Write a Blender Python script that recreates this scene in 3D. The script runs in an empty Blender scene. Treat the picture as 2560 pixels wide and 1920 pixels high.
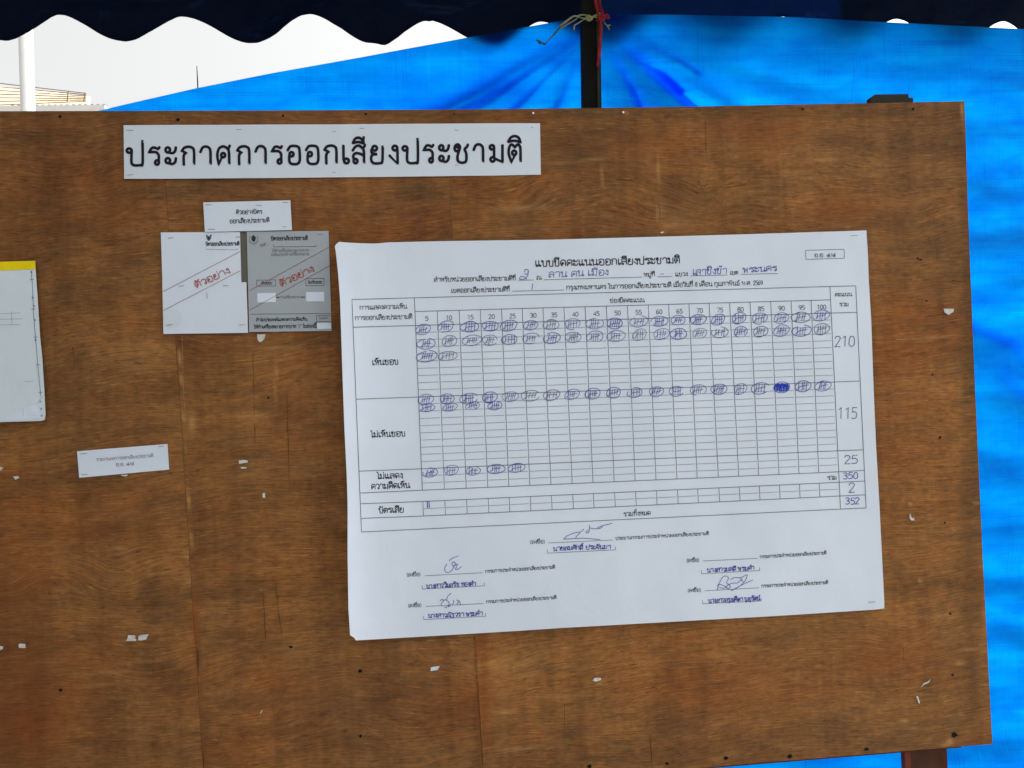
import bpy, math, random
from mathutils import Vector, Matrix

# ------------------------------------------------------------------ camera
scene = bpy.context.scene
F, CX, CY = 1925.0, 1280.0, 960.0
CAM = Vector((0.0, -1.68, 1.5))
a1 = Vector((25220.0, -960.0, 1925.0)).normalized()
a2 = Vector((0.0397, 1.0, -0.022)); a2 = (a2 - a1 * a2.dot(a1)).normalized()
a3 = a1.cross(a2)
def towld(v): return Vector((v.dot(a1), v.dot(a3), -v.dot(a2)))
right, down, fwd = towld(Vector((1, 0, 0))), towld(Vector((0, 1, 0))), towld(Vector((0, 0, 1)))
cam_d = bpy.data.cameras.new('camera'); cam = bpy.data.objects.new('camera', cam_d)
scene.collection.objects.link(cam); scene.camera = cam
m = Matrix.Identity(4)
for i in range(3):
    m[i][0] = right[i]; m[i][1] = -down[i]; m[i][2] = -fwd[i]; m[i][3] = CAM[i]
cam.matrix_world = m
cam_d.sensor_width = 36.0; cam_d.lens = 36.0 * F / 2560.0
cam_d.clip_start = 0.05; cam_d.clip_end = 2000.0

# ------------------------------------------------------------------ light
SUN_EL, SUN_AZ = math.radians(46), math.radians(76)     # veiled sun to the right, a little beyond the board
world = bpy.data.worlds.new('World'); scene.world = world; world.use_nodes = True
nt = world.node_tree; bg = nt.nodes['Background']
sky = nt.nodes.new('ShaderNodeTexSky'); sky.sky_type = 'NISHITA'; sky.sun_disc = False
sky.sun_elevation = SUN_EL; sky.sun_rotation = SUN_AZ
sky.air_density = 1.6; sky.dust_density = 6.0; sky.ozone_density = 1.5
hs = nt.nodes.new('ShaderNodeHueSaturation'); hs.inputs['Saturation'].default_value = 0.14
nt.links.new(sky.outputs[0], hs.inputs['Color']); warm = nt.nodes.new('ShaderNodeMix'); warm.data_type = 'RGBA'; warm.blend_type = 'MULTIPLY'; warm.inputs[0].default_value = 1.0
nt.links.new(hs.outputs[0], warm.inputs[6]); warm.inputs[7].default_value = (1.0, 0.98, 0.95, 1)      # thin warm overcast
nt.links.new(warm.outputs[2], bg.inputs['Color'])
bg.inputs['Strength'].default_value = 0.15
sd = bpy.data.lights.new('sun', 'SUN'); sd.energy = 1.5; sd.angle = math.radians(16); sd.color = (1.0, 0.96, 0.9)
sun = bpy.data.objects.new('sun', sd); scene.collection.objects.link(sun)
sdir = Vector((math.cos(SUN_EL) * math.sin(SUN_AZ), math.cos(SUN_EL) * math.cos(SUN_AZ), math.sin(SUN_EL)))
sun.rotation_euler = sdir.to_track_quat('Z', 'Y').to_euler(); sun.location = sdir * 20
scene.view_settings.view_transform = 'Standard'; scene.view_settings.look = 'None'
scene.view_settings.exposure = 0.88; scene.view_settings.gamma = 1.0
scene.view_settings.use_curve_mapping = False

# ------------------------------------------------------------------ helpers
C = scene.collection
R = random.Random(11)
def hit(px, py, Y=0.0):
    d = right * ((px - CX) / F) + down * ((py - CY) / F) + fwd
    return CAM + d * ((Y - CAM.y) / d.y)
def tag(o, label=None, cat=None, group=None, kind=None):
    for k, v in (('label', label), ('category', cat), ('group', group), ('kind', kind)):
        if v: o[k] = v
    return o
def thing(name, label, cat, loc=(0, 0, 0), group=None):
    o = bpy.data.objects.new(name, None); C.objects.link(o); o.location = loc
    o.empty_display_size = 0.05
    return tag(o, label, cat, group)
def obj(name, verts, faces, mat, parent=None, smooth=False, origin=None):
    off = Vector((0, 0, 0)); p = parent
    while p is not None:
        off = off + p.location; p = p.parent
    if parent is None and origin is not None: off = Vector(origin)
    loc = Vector((0, 0, 0))
    me = bpy.data.meshes.new(name)
    me.from_pydata([tuple(Vector(v) - off) for v in verts], [], faces)
    me.materials.append(mat); me.update()
    if smooth: me.polygons.foreach_set('use_smooth', [True] * len(faces))
    o = bpy.data.objects.new(name, me); C.objects.link(o)
    if parent is not None: o.parent = parent
    elif origin is not None: o.location = origin
    return o
class MB:
    def __init__(s): s.v = []; s.f = []
    def add(s, vs, fs):
        n = len(s.v); s.v += [Vector(v) for v in vs]; s.f += [tuple(n + i for i in f) for f in fs]
    def box(s, x0, x1, y0, y1, z0, z1):
        s.add([(x0,y0,z0),(x1,y0,z0),(x1,y1,z0),(x0,y1,z0),(x0,y0,z1),(x1,y0,z1),(x1,y1,z1),(x0,y1,z1)],
              [(0,3,2,1),(4,5,6,7),(0,1,5,4),(1,2,6,5),(2,3,7,6),(3,0,4,7)])
    def prism(s, front, back):
        n = len(front)
        s.add(list(front) + list(back), [tuple(range(n)), tuple(range(2*n-1, n-1, -1))] +
              [(i, n + i, n + (i + 1) % n, (i + 1) % n) for i in range(n)])
    def tube(s, pts, r, n=8, flat=1.0):
        pts = [Vector(p) for p in pts]; rings = []
        for i, p in enumerate(pts):
            t = (pts[min(i+1, len(pts)-1)] - pts[max(i-1, 0)]).normalized()
            u = t.cross(Vector((0, 1, 0)));
            if u.length < .01: u = t.cross(Vector((1, 0, 0)))
            u.normalize(); w = t.cross(u)
            rr = r[i] if isinstance(r, (list, tuple)) else r
            rings.append([p + u * rr * math.cos(2*math.pi*k/n) + w * rr * flat * math.sin(2*math.pi*k/n) for k in range(n)])
        vs = [v for rg in rings for v in rg]; fs = []
        for i in range(len(rings) - 1):
            for k in range(n):
                fs.append((i*n+k, i*n+(k+1) % n, (i+1)*n+(k+1) % n, (i+1)*n+k))
        fs += [tuple(range(n-1, -1, -1)), tuple(range((len(rings)-1)*n, len(rings)*n))]
        s.add(vs, fs)
    def build(s, name, mat, parent=None, smooth=False, origin=None):
        return obj(name, s.v, s.f, mat, parent, smooth, origin)
def interp(tbl, x):
    if x <= tbl[0][0]: return tbl[0][1]
    for (xa, ya), (xb, yb) in zip(tbl, tbl[1:]):
        if x <= xb: return ya + (yb - ya) * (x - xa) / (xb - xa)
    return tbl[-1][1]
def sm(e0, e1, x):
    t = max(0.0, min(1.0, (x - e0) / (e1 - e0))); return t * t * (3 - 2 * t)
def vnoise(x, y, seed=0):
    def h(i, j):
        n = math.sin(i * 127.1 + j * 311.7 + seed * 74.7) * 43758.5453
        return n - math.floor(n)
    i, j = math.floor(x), math.floor(y); u, v = x - i, y - j
    u = u*u*(3-2*u); v = v*v*(3-2*v)
    return (h(i,j)*(1-u)+h(i+1,j)*u)*(1-v) + (h(i,j+1)*(1-u)+h(i+1,j+1)*u)*v
def fbm(x, y, seed=0, o=4):
    a, s, t = 0.5, 0.0, 0.0
    for k in range(o):
        s += a * vnoise(x, y, seed + k); t += a; a *= .5; x *= 2.03; y *= 2.03
    return s / t

# ------------------------------------------------------------------ materials
def newmat(name):
    mt = bpy.data.materials.new(name); mt.use_nodes = True
    n = mt.node_tree; return mt, n, n.nodes['Principled BSDF'], n.nodes['Material Output']
def N(n, t, **kw):
    x = n.nodes.new(t)
    for k, v in kw.items(): setattr(x, k, v)
    return x
def mix(n, a, b, fac, blend='MIX'):
    x = N(n, 'ShaderNodeMix', data_type='RGBA', blend_type=blend)
    for s, v in ((x.inputs[6], a), (x.inputs[7], b), (x.inputs[0], fac)):
        if hasattr(v, 'is_linked') or hasattr(v, 'links'): n.links.new(v, s)
        else: s.default_value = v if not isinstance(v, tuple) else (v + (1,))[:4]
    return x.outputs[2]
def noise(n, vec, scale, detail=4, rough=.5, sc=(1, 1, 1), dist=0.0):
    mp = N(n, 'ShaderNodeMapping'); mp.inputs['Scale'].default_value = sc
    n.links.new(vec, mp.inputs['Vector'])
    x = N(n, 'ShaderNodeTexNoise'); x.inputs['Scale'].default_value = scale
    x.inputs['Detail'].default_value = detail; x.inputs['Roughness'].default_value = rough
    x.inputs['Distortion'].default_value = dist
    n.links.new(mp.outputs[0], x.inputs['Vector']); return x.outputs[0]
def ramp(n, fac, stops):
    r = N(n, 'ShaderNodeValToRGB'); els = r.color_ramp.elements
    while len(els) < len(stops): els.new(.5)
    for e, (p, c) in zip(els, stops):
        e.position = p; e.color = (c + (1,))[:4] if isinstance(c, tuple) else (c, c, c, 1)
    n.links.new(fac, r.inputs[0]); return r.outputs[0]
def bump(n, bs, h, strength, dist):
    b = N(n, 'ShaderNodeBump'); b.inputs['Strength'].default_value = strength
    b.inputs['Distance'].default_value = dist
    n.links.new(h, b.inputs['Height']); n.links.new(b.outputs[0], bs.inputs['Normal'])
def plain(name, col, rough=.6, var=0.12, scale=30, metallic=0, bumpd=0):
    mt, n, bs, out = newmat(name)
    tc = N(n, 'ShaderNodeTexCoord')
    ns = noise(n, tc.outputs['Object'], scale, 4)
    c = ramp(n, ns, [(.25, tuple(x * (1 - var) for x in col)), (.75, tuple(min(1, x * (1 + var)) for x in col))])
    n.links.new(c, bs.inputs['Base Color']); bs.inputs['Roughness'].default_value = rough
    bs.inputs['Metallic'].default_value = metallic
    if not metallic: bs.inputs['Specular IOR Level'].default_value = .15
    if bumpd: bump(n, bs, ns, .6, bumpd)
    return mt
def paper_mat(name, col, var=.03, trans=.0):
    mt, n, bs, out = newmat(name)
    tc = N(n, 'ShaderNodeTexCoord')
    a = noise(n, tc.outputs['Object'], 4, 5, .6); b = noise(n, tc.outputs['Object'], 900, 2)
    c = ramp(n, a, [(.3, tuple(x * (1 - var) for x in col)), (.7, tuple(min(1, x * (1 + var)) for x in col))])
    n.links.new(c, bs.inputs['Base Color']); bs.inputs['Roughness'].default_value = .72
    bs.inputs['Specular IOR Level'].default_value = .3
    w = noise(n, tc.outputs['Object'], 9, 3, .55, dist=.6)
    hs_ = N(n, 'ShaderNodeMath', operation='MULTIPLY_ADD'); n.links.new(w, hs_.inputs[0]); hs_.inputs[1].default_value = 12.0
    n.links.new(b, hs_.inputs[2]); bump(n, bs, hs_.outputs[0], .35, .0006)
    return mt
def wood_mat():
    mt, n, bs, out = newmat('varnished_plywood')
    tc = N(n, 'ShaderNodeTexCoord'); V = tc.outputs['Object']
    oi = N(n, 'ShaderNodeObjectInfo')
    off = N(n, 'ShaderNodeVectorMath', operation='SCALE'); off.inputs[0].default_value = (3.1, 0, 1.7)
    n.links.new(oi.outputs['Random'], off.inputs['Scale'])
    vv = N(n, 'ShaderNodeVectorMath', operation='ADD'); n.links.new(V, vv.inputs[0]); n.links.new(off.outputs[0], vv.inputs[1])
    V0 = vv.outputs[0]
    # warp the grain gently so that streaks wave round knots
    wn = N(n, 'ShaderNodeTexNoise'); wn.inputs['Scale'].default_value = 2.6; wn.inputs['Detail'].default_value = 3
    n.links.new(V0, wn.inputs['Vector'])
    sub = N(n, 'ShaderNodeVectorMath', operation='SUBTRACT'); n.links.new(wn.outputs['Color'], sub.inputs[0]); sub.inputs[1].default_value = (.5, .5, .5)
    mul = N(n, 'ShaderNodeVectorMath', operation='MULTIPLY'); n.links.new(sub.outputs[0], mul.inputs[0]); mul.inputs[1].default_value = (.1, 0, .045)
    ad = N(n, 'ShaderNodeVectorMath', operation='ADD'); n.links.new(V0, ad.inputs[0]); n.links.new(mul.outputs[0], ad.inputs[1])
    gr = N(n, 'ShaderNodeAttribute', attribute_name='grain'); cb = N(n, 'ShaderNodeCombineXYZ')
    n.links.new(gr.outputs['Fac'], cb.inputs[2])
    ad2 = N(n, 'ShaderNodeVectorMath', operation='ADD'); n.links.new(ad.outputs[0], ad2.inputs[0]); n.links.new(cb.outputs[0], ad2.inputs[1])
    W = ad2.outputs[0]
    g1 = noise(n, W, 1.0, 6, .7, (13, 1, 300))
    g2 = noise(n, W, 1.0, 5, .6, (1.8, 1, 16))
    g3 = noise(n, W, 1.0, 3, .65, (38, 1, 330))
    g4 = noise(n, V0, 3.0, 5, .6)
    g5 = noise(n, W, 1.0, 3, .6, (24, 1, 300)); g6 = noise(n, W, 1.0, 5, .7, (9, 1, 26)); g7 = noise(n, V0, 1.0, 4, .6, (60, 1, 90))
    base = ramp(n, g1, [(.24, (.125, .048, .015)), (.42, (.224, .096, .031)), (.58, (.29, .133, .044)), (.76, (.42, .21, .078))])
    band = ramp(n, g2, [(.28, (.80, .76, .74)), (.5, (1.0, 1.0, 1.0)), (.72, (1.12, 1.15, 1.15))])
    c = mix(n, base, band, 1.0, 'MULTIPLY')
    olive = ramp(n, g6, [(.34, (.78, .83, .92)), (.5, (1.0, 1.0, 1.0)), (.66, (1.14, 1.08, 1.0))])
    c = mix(n, c, olive, .9, 'MULTIPLY')
    c = mix(n, c, ramp(n, g7, [(.35, (.84, .86, .88)), (.65, (1.12, 1.12, 1.12))]), 1.0, 'MULTIPLY')
    patch = ramp(n, g4, [(.32, (.76, .74, .78)), (.5, (1, 1, 1)), (.68, (1.2, 1.12, 1.0))])
    c = mix(n, c, patch, .9, 'MULTIPLY')
    fl = ramp(n, g3, [(.33, (.42, .38, .36)), (.42, (.97, .97, .97)), (.58, (1, 1, 1)), (.68, (1.4, 1.4, 1.35))])
    c = mix(n, c, fl, .85, 'MULTIPLY')
    pale = ramp(n, g5, [(.625, 0.0), (.69, 1.0)])
    pf = N(n, 'ShaderNodeMath', operation='MULTIPLY'); n.links.new(pale, pf.inputs[0]); pf.inputs[1].default_value = .5
    c = mix(n, c, (.55, .30, .11), pf.outputs[0])
    g8 = noise(n, V0, 1.0, 5, .62, (1.5, 1, 3.0)); g9 = noise(n, V0, 1.0, 6, .7, (10, 1, 14))
    g10 = noise(n, V0, 1.0, 4, .6, (16, 1, 1.2))
    c = mix(n, c, ramp(n, g10, [(.36, (.84, .82, .82)), (.5, (1, 1, 1)), (.64, (1.1, 1.1, 1.08))]), 1.0, 'MULTIPLY')
    c = mix(n, c, ramp(n, g8, [(.36, (.90, .76, .68)), (.5, (1, 1, 1)), (.64, (1.08, 1.12, 1.12))]), 1.0, 'MULTIPLY')
    c = mix(n, c, ramp(n, g9, [(.36, (.72, .70, .72)), (.52, (1, 1, 1)), (.66, (1.14, 1.12, 1.08))]), .4, 'MULTIPLY')
    at = N(n, 'ShaderNodeAttribute', attribute_name='wear_tone_lit'); sp = N(n, 'ShaderNodeSeparateColor')
    n.links.new(at.outputs['Color'], sp.inputs[0])
    brk = ramp(n, noise(n, W, 1.0, 5, .7, (30, 1, 90)), [(.3, .25), (.6, 1.0)])
    def am(sock, b):
        m1 = N(n, 'ShaderNodeMath', operation='MULTIPLY'); n.links.new(sock, m1.inputs[0]); n.links.new(b, m1.inputs[1]); return m1.outputs[0]
    c = mix(n, c, (.050, .036, .018), am(sp.outputs[0], brk))     # dark grime, plus broad darker areas along the edges
    c = mix(n, c, (.60, .34, .13), am(sp.outputs[1], brk))       # scuffs to bare wood, plus lit ridge of left seam painted pale
    gold = N(n, 'ShaderNodeMath', operation='MULTIPLY'); n.links.new(at.outputs['Alpha'], gold.inputs[0]); gold.inputs[1].default_value = 1.0
    c = mix(n, c, mix(n, c, (1.32, 1.30, 1.18), 1.0, 'MULTIPLY'), gold.outputs[0])
    c = mix(n, c, (.24, .060, .014), sp.outputs[2])              # reddish varnish
    n.links.new(c, bs.inputs['Base Color'])
    n.links.new(ramp(n, g4, [(.3, .5), (.7, .7)]), bs.inputs['Roughness'])
    bs.inputs['Specular IOR Level'].default_value = .12
    bump(n, bs, g1, .5, .0008)
    return mt
def tarp_mat():
    mt, n, bs, out = newmat('blue_tarpaulin')
    tc = N(n, 'ShaderNodeTexCoord'); V = tc.outputs['Object']
    w1 = noise(n, V, 1.0, 3, .6, (230, 1, 3.5)); w2 = noise(n, V, 1.0, 3, .6, (2.5, 1, 210))
    w3 = noise(n, V, 1.0, 2, .5, (2.0, 1, 26)); w4 = noise(n, V, 7, 5, .6, (1, 1, 2.2))
    c = ramp(n, w1, [(.33, (.74, .82, .92)), (.43, (1, 1, 1)), (.60, (1, 1, 1)), (.70, (1.2, 1.2, 1.04))])
    c2 = ramp(n, w2, [(.34, (.74, .82, .92)), (.44, (1, 1, 1)), (.60, (1, 1, 1)), (.69, (1.3, 1.3, 1.05))])
    c3 = ramp(n, w3, [(.34, (.85, .82, .92)), (.66, (1.1, 1.12, 1.04))])
    c4 = ramp(n, w4, [(.34, (.85, .74, .9)), (.62, (1.1, 1.14, 1.04))])
    k = mix(n, c, c2, 1.0, 'MULTIPLY'); k = mix(n, k, c3, 1.0, 'MULTIPLY'); k = mix(n, k, c4, 1.0, 'MULTIPLY')
    tcol = mix(n, k, (.0, .28, 1.0), 1.0, 'MULTIPLY')
    dcol = mix(n, k, (.0, .03, .17), 1.0, 'MULTIPLY')
    tr = N(n, 'ShaderNodeBsdfTranslucent'); n.links.new(tcol, tr.inputs[0])
    bs.inputs['Roughness'].default_value = .45; bs.inputs['Specular IOR Level'].default_value = .1
    n.links.new(dcol, bs.inputs['Base Color'])
    wv = N(n, 'ShaderNodeMath', operation='ADD'); n.links.new(w1, wv.inputs[0]); n.links.new(w2, wv.inputs[1])
    b = N(n, 'ShaderNodeBump'); b.inputs['Strength'].default_value = .4; b.inputs['Distance'].default_value = .001
    n.links.new(wv.outputs[0], b.inputs['Height']); n.links.new(b.outputs[0], bs.inputs['Normal'])
    mx = N(n, 'ShaderNodeMixShader'); mx.inputs[0].default_value = .86
    n.links.new(bs.outputs[0], mx.inputs[1]); n.links.new(tr.outputs[0], mx.inputs[2]); n.links.new(mx.outputs[0], out.inputs[0])
    return mt
def canvas_mat(name, col, tcol, tf):
    mt, n, bs, out = newmat(name)
    tc = N(n, 'ShaderNodeTexCoord'); V = tc.outputs['Object']
    a = noise(n, V, 6, 6, .65, (1, 1, 2.5), .8)
    c = ramp(n, a, [(.35, tuple(x * .6 for x in col)), (.6, col), (.74, tuple(x * 3 + .007 for x in col))])  # pale top stop paints wrinkle sheen and light smudges into the colour
    n.links.new(c, bs.inputs['Base Color']); bs.inputs['Roughness'].default_value = .5; bs.inputs['Specular IOR Level'].default_value = .06
    bump(n, bs, a, .6, .006)
    tr = N(n, 'ShaderNodeBsdfTranslucent'); tr.inputs[0].default_value = tcol + (1,)
    mx = N(n, 'ShaderNodeMixShader'); mx.inputs[0].default_value = tf
    n.links.new(bs.outputs[0], mx.inputs[1]); n.links.new(tr.outputs[0], mx.inputs[2]); n.links.new(mx.outputs[0], out.inputs[0])
    return mt
def ink(name, col, rough=.6):
    mt, n, bs, out = newmat(name)
    tc = N(n, 'ShaderNodeTexCoord')
    a = noise(n, tc.outputs['Object'], 260, 3, .6)
    n.links.new(ramp(n, a, [(.3, tuple(x * .75 for x in col)), (.75, tuple(min(1, x * 1.3) for x in col))]), bs.inputs['Base Color'])
    bs.inputs['Roughness'].default_value = rough; bs.inputs['Specular IOR Level'].default_value = .2
    return mt

M = dict(
    wood=wood_mat(), tarp=tarp_mat(),
    frame_wood=plain('frame_wood', (.075, .030, .017), .7, .3, 22, bumpd=.002),
    frame_red=plain('frame_wood_red', (.17, .040, .026), .7, .25, 22, bumpd=.001),
    ply_edge=plain('plywood_edge', (.20, .14, .08), .8, .35, 60, bumpd=.001),
    paper=paper_mat('white_paper', (.72, .815, .94)),
    paper2=paper_mat('banner_paper', (.695, .79, .89)),
    papergrey=paper_mat('grey_ballot_paper', (.40, .46, .505), .05),
    paperdark=paper_mat('dark_grey_paper', (.13, .13, .10), .08),
    scrap=paper_mat('scrap_paper', (.62, .62, .59), .12), inkfaint=ink('faint_print', (.36, .39, .45)),
    wmark=paper_mat('watermark_print', (.675, .79, .875)),
    sleeve=paper_mat('sleeve_paper', (.69, .80, .875), .05),
    yellow=plain('yellow_card', (.92, .72, .006), .5, .08, 30),
    ink=ink('black_print', (.010, .007, .018)),
    inksoft=ink('small_black_print', (.035, .038, .05)),
    inkgrey=ink('grey_print', (.22, .23, .26)),
    rule=ink('table_rule_print', (.11, .13, .16)),
    rulethin=ink('thin_rule_print', (.27, .31, .35)),
    pen=ink('blue_pen', (.065, .085, .36)),
    pen2=ink('dark_blue_pen', (.04, .06, .36)),
    penlight=ink('grey_pen', (.09, .115, .25)),
    penfill=ink('bright_blue_pen', (.012, .05, .50)),
    red=ink('red_print', (.40, .055, .04)),
    redline=ink('red_line_print', (.30, .07, .06)),
    staple=plain('steel_staple', (.30, .30, .32), .35, .1, 200, .8),
    staplebright=plain('bright_staple', (.9, .9, .9), .2, .02, 200, .3),
    crack=plain('crack_shadow', (.075, .032, .013), .9, .4, 120), scratch=plain('bare_wood_scratch', (.42, .25, .11), .8, .3, 120),
    hole=plain('nail_hole', (.010, .008, .007), .9, .3, 200),
    post=plain('black_painted_steel', (.008, .008, .006), .9, .35, 14, bumpd=.001),
    postedge=plain('post_edge', (.03, .028, .02), .5, .3, 14),
    canopy=canvas_mat('navy_canvas', (.0006, .0045, .017), (.0, .005, .03), .07),
    canopy2=canvas_mat('navy_canvas_thin', (.0006, .009, .042), (.0, .02, .15), .14),
    roofc=canvas_mat('navy_roof_canvas', (.01, .02, .06), (.02, .05, .16), .25),
    raffia=plain('green_raffia', (.25, .27, .13), .5, .4, 40),
    raffiag=plain('dark_green_raffia', (.04, .12, .06), .5, .3, 40),
    redraffia=plain('red_raffia', (.24, .012, .014), .4, .4, 40),
    pole=plain('white_painted_pole', (.62, .63, .62), .4, .06, 8),
    bwhite=plain('white_render', (.78, .78, .76), .8, .06, .8),
    bcream=canvas_mat('cream_fibreglass', (.8, .74, .6), (.97, .92, .80), .9),
    bbrown=plain('brown_steel', (.20, .11, .06), .7, .2, 3),
    bgrey=plain('grey_rail', (.35, .34, .33), .7, .1, 3),
    glass=plain('dull_glass', (.25, .27, .28), .2, .1, 2),
    mast=plain('dark_mast', (.05, .05, .05), .6, .1, 3),
    ground=plain('concrete_paving', (.30, .29, .27), .9, .18, 1.4, bumpd=.01),
)

# ------------------------------------------------------------------ ground
mb = MB(); mb.add([(-600, -600, 0), (600, -600, 0), (600, 600, 0), (-600, 600, 0)], [(0, 1, 2, 3)])
tag(mb.build('ground', M['ground']), kind='structure')

# ------------------------------------------------------------------ board
# seams between the veneer sheets, in photograph pixels: (x at y=270, x at y=1920)
SEAMS = [(402, 508), (1113, 1208)]
TOPE = [(-700, 283), (0, 278), (700, 276), (1240, 273), (1700, 267), (2411, 253)]
BOT = [(-700, 2122), (1000, 1983), (1771, 1918), (2481, 1860)]
REDGE = [(253, 2411), (390, 2416), (500, 2419), (960, 2437), (1400, 2457), (1860, 2481)]
holes = [(150, 292, 5), (445, 300, 7), (708, 290, 5), (915, 285, 5), (1136, 285, 3), (2007, 273, 5), (2283, 273, 5),
  (2303, 649, 4), (2297, 648, 3), (2316, 752, 3.5), (2331, 937, 4), (2350, 1094, 5), (2362, 1307, 4), (2376, 1535, 4.5), (2381, 1688, 4),
  (2386, 1838, 9), (2167, 1873, 7), (1668, 1909, 5), (1815, 1895, 7), (1974, 1891, 8), (152, 1725, 6), (900, 1678, 6),
  (901, 1840, 5), (1474, 1915, 8), (671, 995, 4), (727, 1617, 5), (2294, 645, 3)]
board = thing('notice_board', 'wide brown varnished plywood notice board covered with pinned sheets', 'notice board', hit(1300, 1900, 0))
blobs = [  # dark grime: x, y, rx, ry, amount
 (430,955,55,35,.55),(520,930,90,60,.4),(560,1090,90,60,.38),(440,1130,60,60,.3),(600,860,80,50,.2),(1420,1850,30,70,.75),(1375,1780,40,30,.5),
 (1560,1590,25,40,.6),(1650,1800,40,50,.5),(1690,1890,30,60,.6),(1690,1560,26,30,.35),(920,1760,110,50,.4),(860,1840,90,60,.3),
 (1000,1730,60,30,.35),(1560,320,14,40,.5),(1767,280,9,18,1.0),(1775,292,20,4,.9),(2375,580,25,30,.6),(2385,660,30,45,.6),(2360,720,25,25,.4),
 (2420,980,10,30,.7),(2400,900,18,60,.4),(2410,1090,20,40,.4),(2320,1715,16,25,.8),(2325,1750,22,40,.35),(290,1765,22,18,.6),(295,1745,12,14,.5),
 (440,1490,22,30,.4),(290,1420,50,40,.3),(350,1660,30,20,.3),(150,1725,12,10,.7),(1330,960,30,80,.4),(250,1050,80,60,.3),
 (1700,460,80,55,.45),(1755,520,60,60,.4),(1850,520,30,60,.5),(1590,430,80,40,.3),(1560,600,140,26,.3),(1320,560,80,30,.35),(1350,420,90,60,.25),
 (2050,600,180,30,.3),(780,380,90,60,.2),(195,880,40,60,.35),(185,940,10,50,.4),(150,1150,60,60,.3),(160,1370,80,16,.3),(350,640,60,16,.35),(300,700,14,9,.5),(150,750,30,30,.3),
 (550,1350,70,60,.25),(700,1580,60,90,.3),(655,1560,14,70,.45),(420,1900,150,30,.2),(60,1640,60,20,.25),(1200,1850,14,80,.3),
 (2230,1850,140,28,.4),(2440,1700,20,200,.35),(2430,1300,18,220,.3),(2400,300,30,50,.2),(2300,320,120,60,.3),(810,1240,30,60,.35),(800,930,30,160,.15),
 (1380,500,60,16,.3),(1440,560,30,20,.3),(1100,520,120,30,.25),(950,540,80,30,.2),(1225,300,20,18,.35)]
scuffs_lit_ridge = [(449,900,1.2,40,.8),(453,960,1.3,30,.9),(459,1060,1.2,40,.7),(464,1160,1.2,50,.6),(472,1260,1.4,60,.7),(479,1330,1.2,60,.6),(1395,1630,60,1.5,.3),(2406,272,2.5,20,1.0),(2404,290,2,30,.5),(2330,845,60,1.6,.9),(2300,847,40,1.2,.7),(1480,400,40,3,.5),(1645,430,3,60,.5),(1505,445,2,30,.5),(1642,545,2.5,30,.8),(1655,540,2.5,34,.8),  # leading upright entries: lit ridge beside the left seam, painted as pale streaks
 (1690,560,40,30,.25),(1420,405,90,3,.3),(1300,520,70,8,.35),(1275,440,40,10,.3),(480,1060,12,30,.5),(2440,1260,12,2,.9),(2375,1855,9,8,.9),
 (2362,1861,14,2,.9),(2260,1801,12,2,.8),(2285,1822,12,2,.6),(2420,1625,30,2,.6),(2400,1660,14,2,.6),(1290,1870,60,2,.7),(1260,1780,30,2,.6),(1270,1660,80,18,.15),
 (690,950,4,60,.5),(690,870,50,3,.4),(880,690,60,4,.3),(240,1715,50,2,.5),(260,1680,60,2,.4),(1400,1740,100,5,.2),(2350,1540,60,3,.3),(2400,1655,12,2,.5),
 (2300,1450,6,3,.9),(2276,1261,5,3,.8),(1565,283,6,4,.6),(640,1040,60,6,.25),(300,1370,30,2,.5),(60,910,90,4,.2),(2060,400,40,2,.5),(2010,370,30,2,.4),(2180,440,30,2,.4)]
reds = [(60,1750,150,180,.40),(40,1450,110,160,.32),(1880,1720,200,80,.22),(1210,1740,16,120,.55),(1200,1600,14,60,.5),(490,1560,12,100,.5),(2230,1640,120,60,.35),
 (1640,360,150,40,.3),(1900,330,180,40,.35),(720,1050,60,120,.25),(2100,520,120,40,.35),(240,1330,160,60,.2),(1110,300,8,16,.8),(2250,950,60,200,.16),(700,1700,160,60,.15),(500,560,160,60,.12)]
def wear_tone_lit_at(x, y):
    d = s = r = 0.0
    jx = x + 26 * (fbm(x / 26, y / 26, 3) - .5); jy = y + 16 * (fbm(x / 26, y / 20, 9) - .5)
    for bx, by, rx, ry, a in blobs:
        q = ((jx - bx) / rx) ** 2 + ((jy - by) / ry) ** 2
        if q < 4: d = max(d, .72 * a * math.exp(-q * 1.1))
    for bx, by, rx, ry, a in scuffs_lit_ridge:
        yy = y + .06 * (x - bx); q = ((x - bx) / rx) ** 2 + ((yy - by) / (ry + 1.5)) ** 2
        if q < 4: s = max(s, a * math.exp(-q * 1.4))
    for bx, by, rx, ry, a in reds:
        q = ((jx - bx) / rx) ** 2 + ((jy - by) / ry) ** 2
        if q < 4: r = max(r, a * math.exp(-q))
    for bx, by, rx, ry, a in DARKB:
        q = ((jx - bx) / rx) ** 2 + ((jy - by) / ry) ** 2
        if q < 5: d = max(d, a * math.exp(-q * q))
    g = fbm(x / 210, y / 70, 21, 5)
    d = max(d, .45 * sm(.56, .78, g))
    return d, s, r
GRID = 7.0
SWIRL = [(1640, 560, 130, 50, .024), (1560, 470, 100, 50, -.02), (1760, 500, 60, 60, .03), (1990, 560, 160, 60, .025), (1380, 430, 130, 60, -.03), (1300, 520, 90, 40, .03),
 (300, 1230, 160, 60, .03), (130, 1440, 90, 40, -.035), (290, 1430, 70, 60, .03), (560, 1000, 160, 70, .03), (760, 1010, 60, 40, -.02), (300, 860, 160, 60, -.025),
 (1200, 1680, 120, 60, .02), (420, 1700, 200, 60, .03), (900, 1780, 160, 50, -.025), (1500, 1750, 200, 60, .025), (2280, 560, 70, 60, .03), (2100, 380, 120, 60, -.02), (2260, 1600, 90, 60, .02), (170, 440, 140, 60, .02)]
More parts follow.
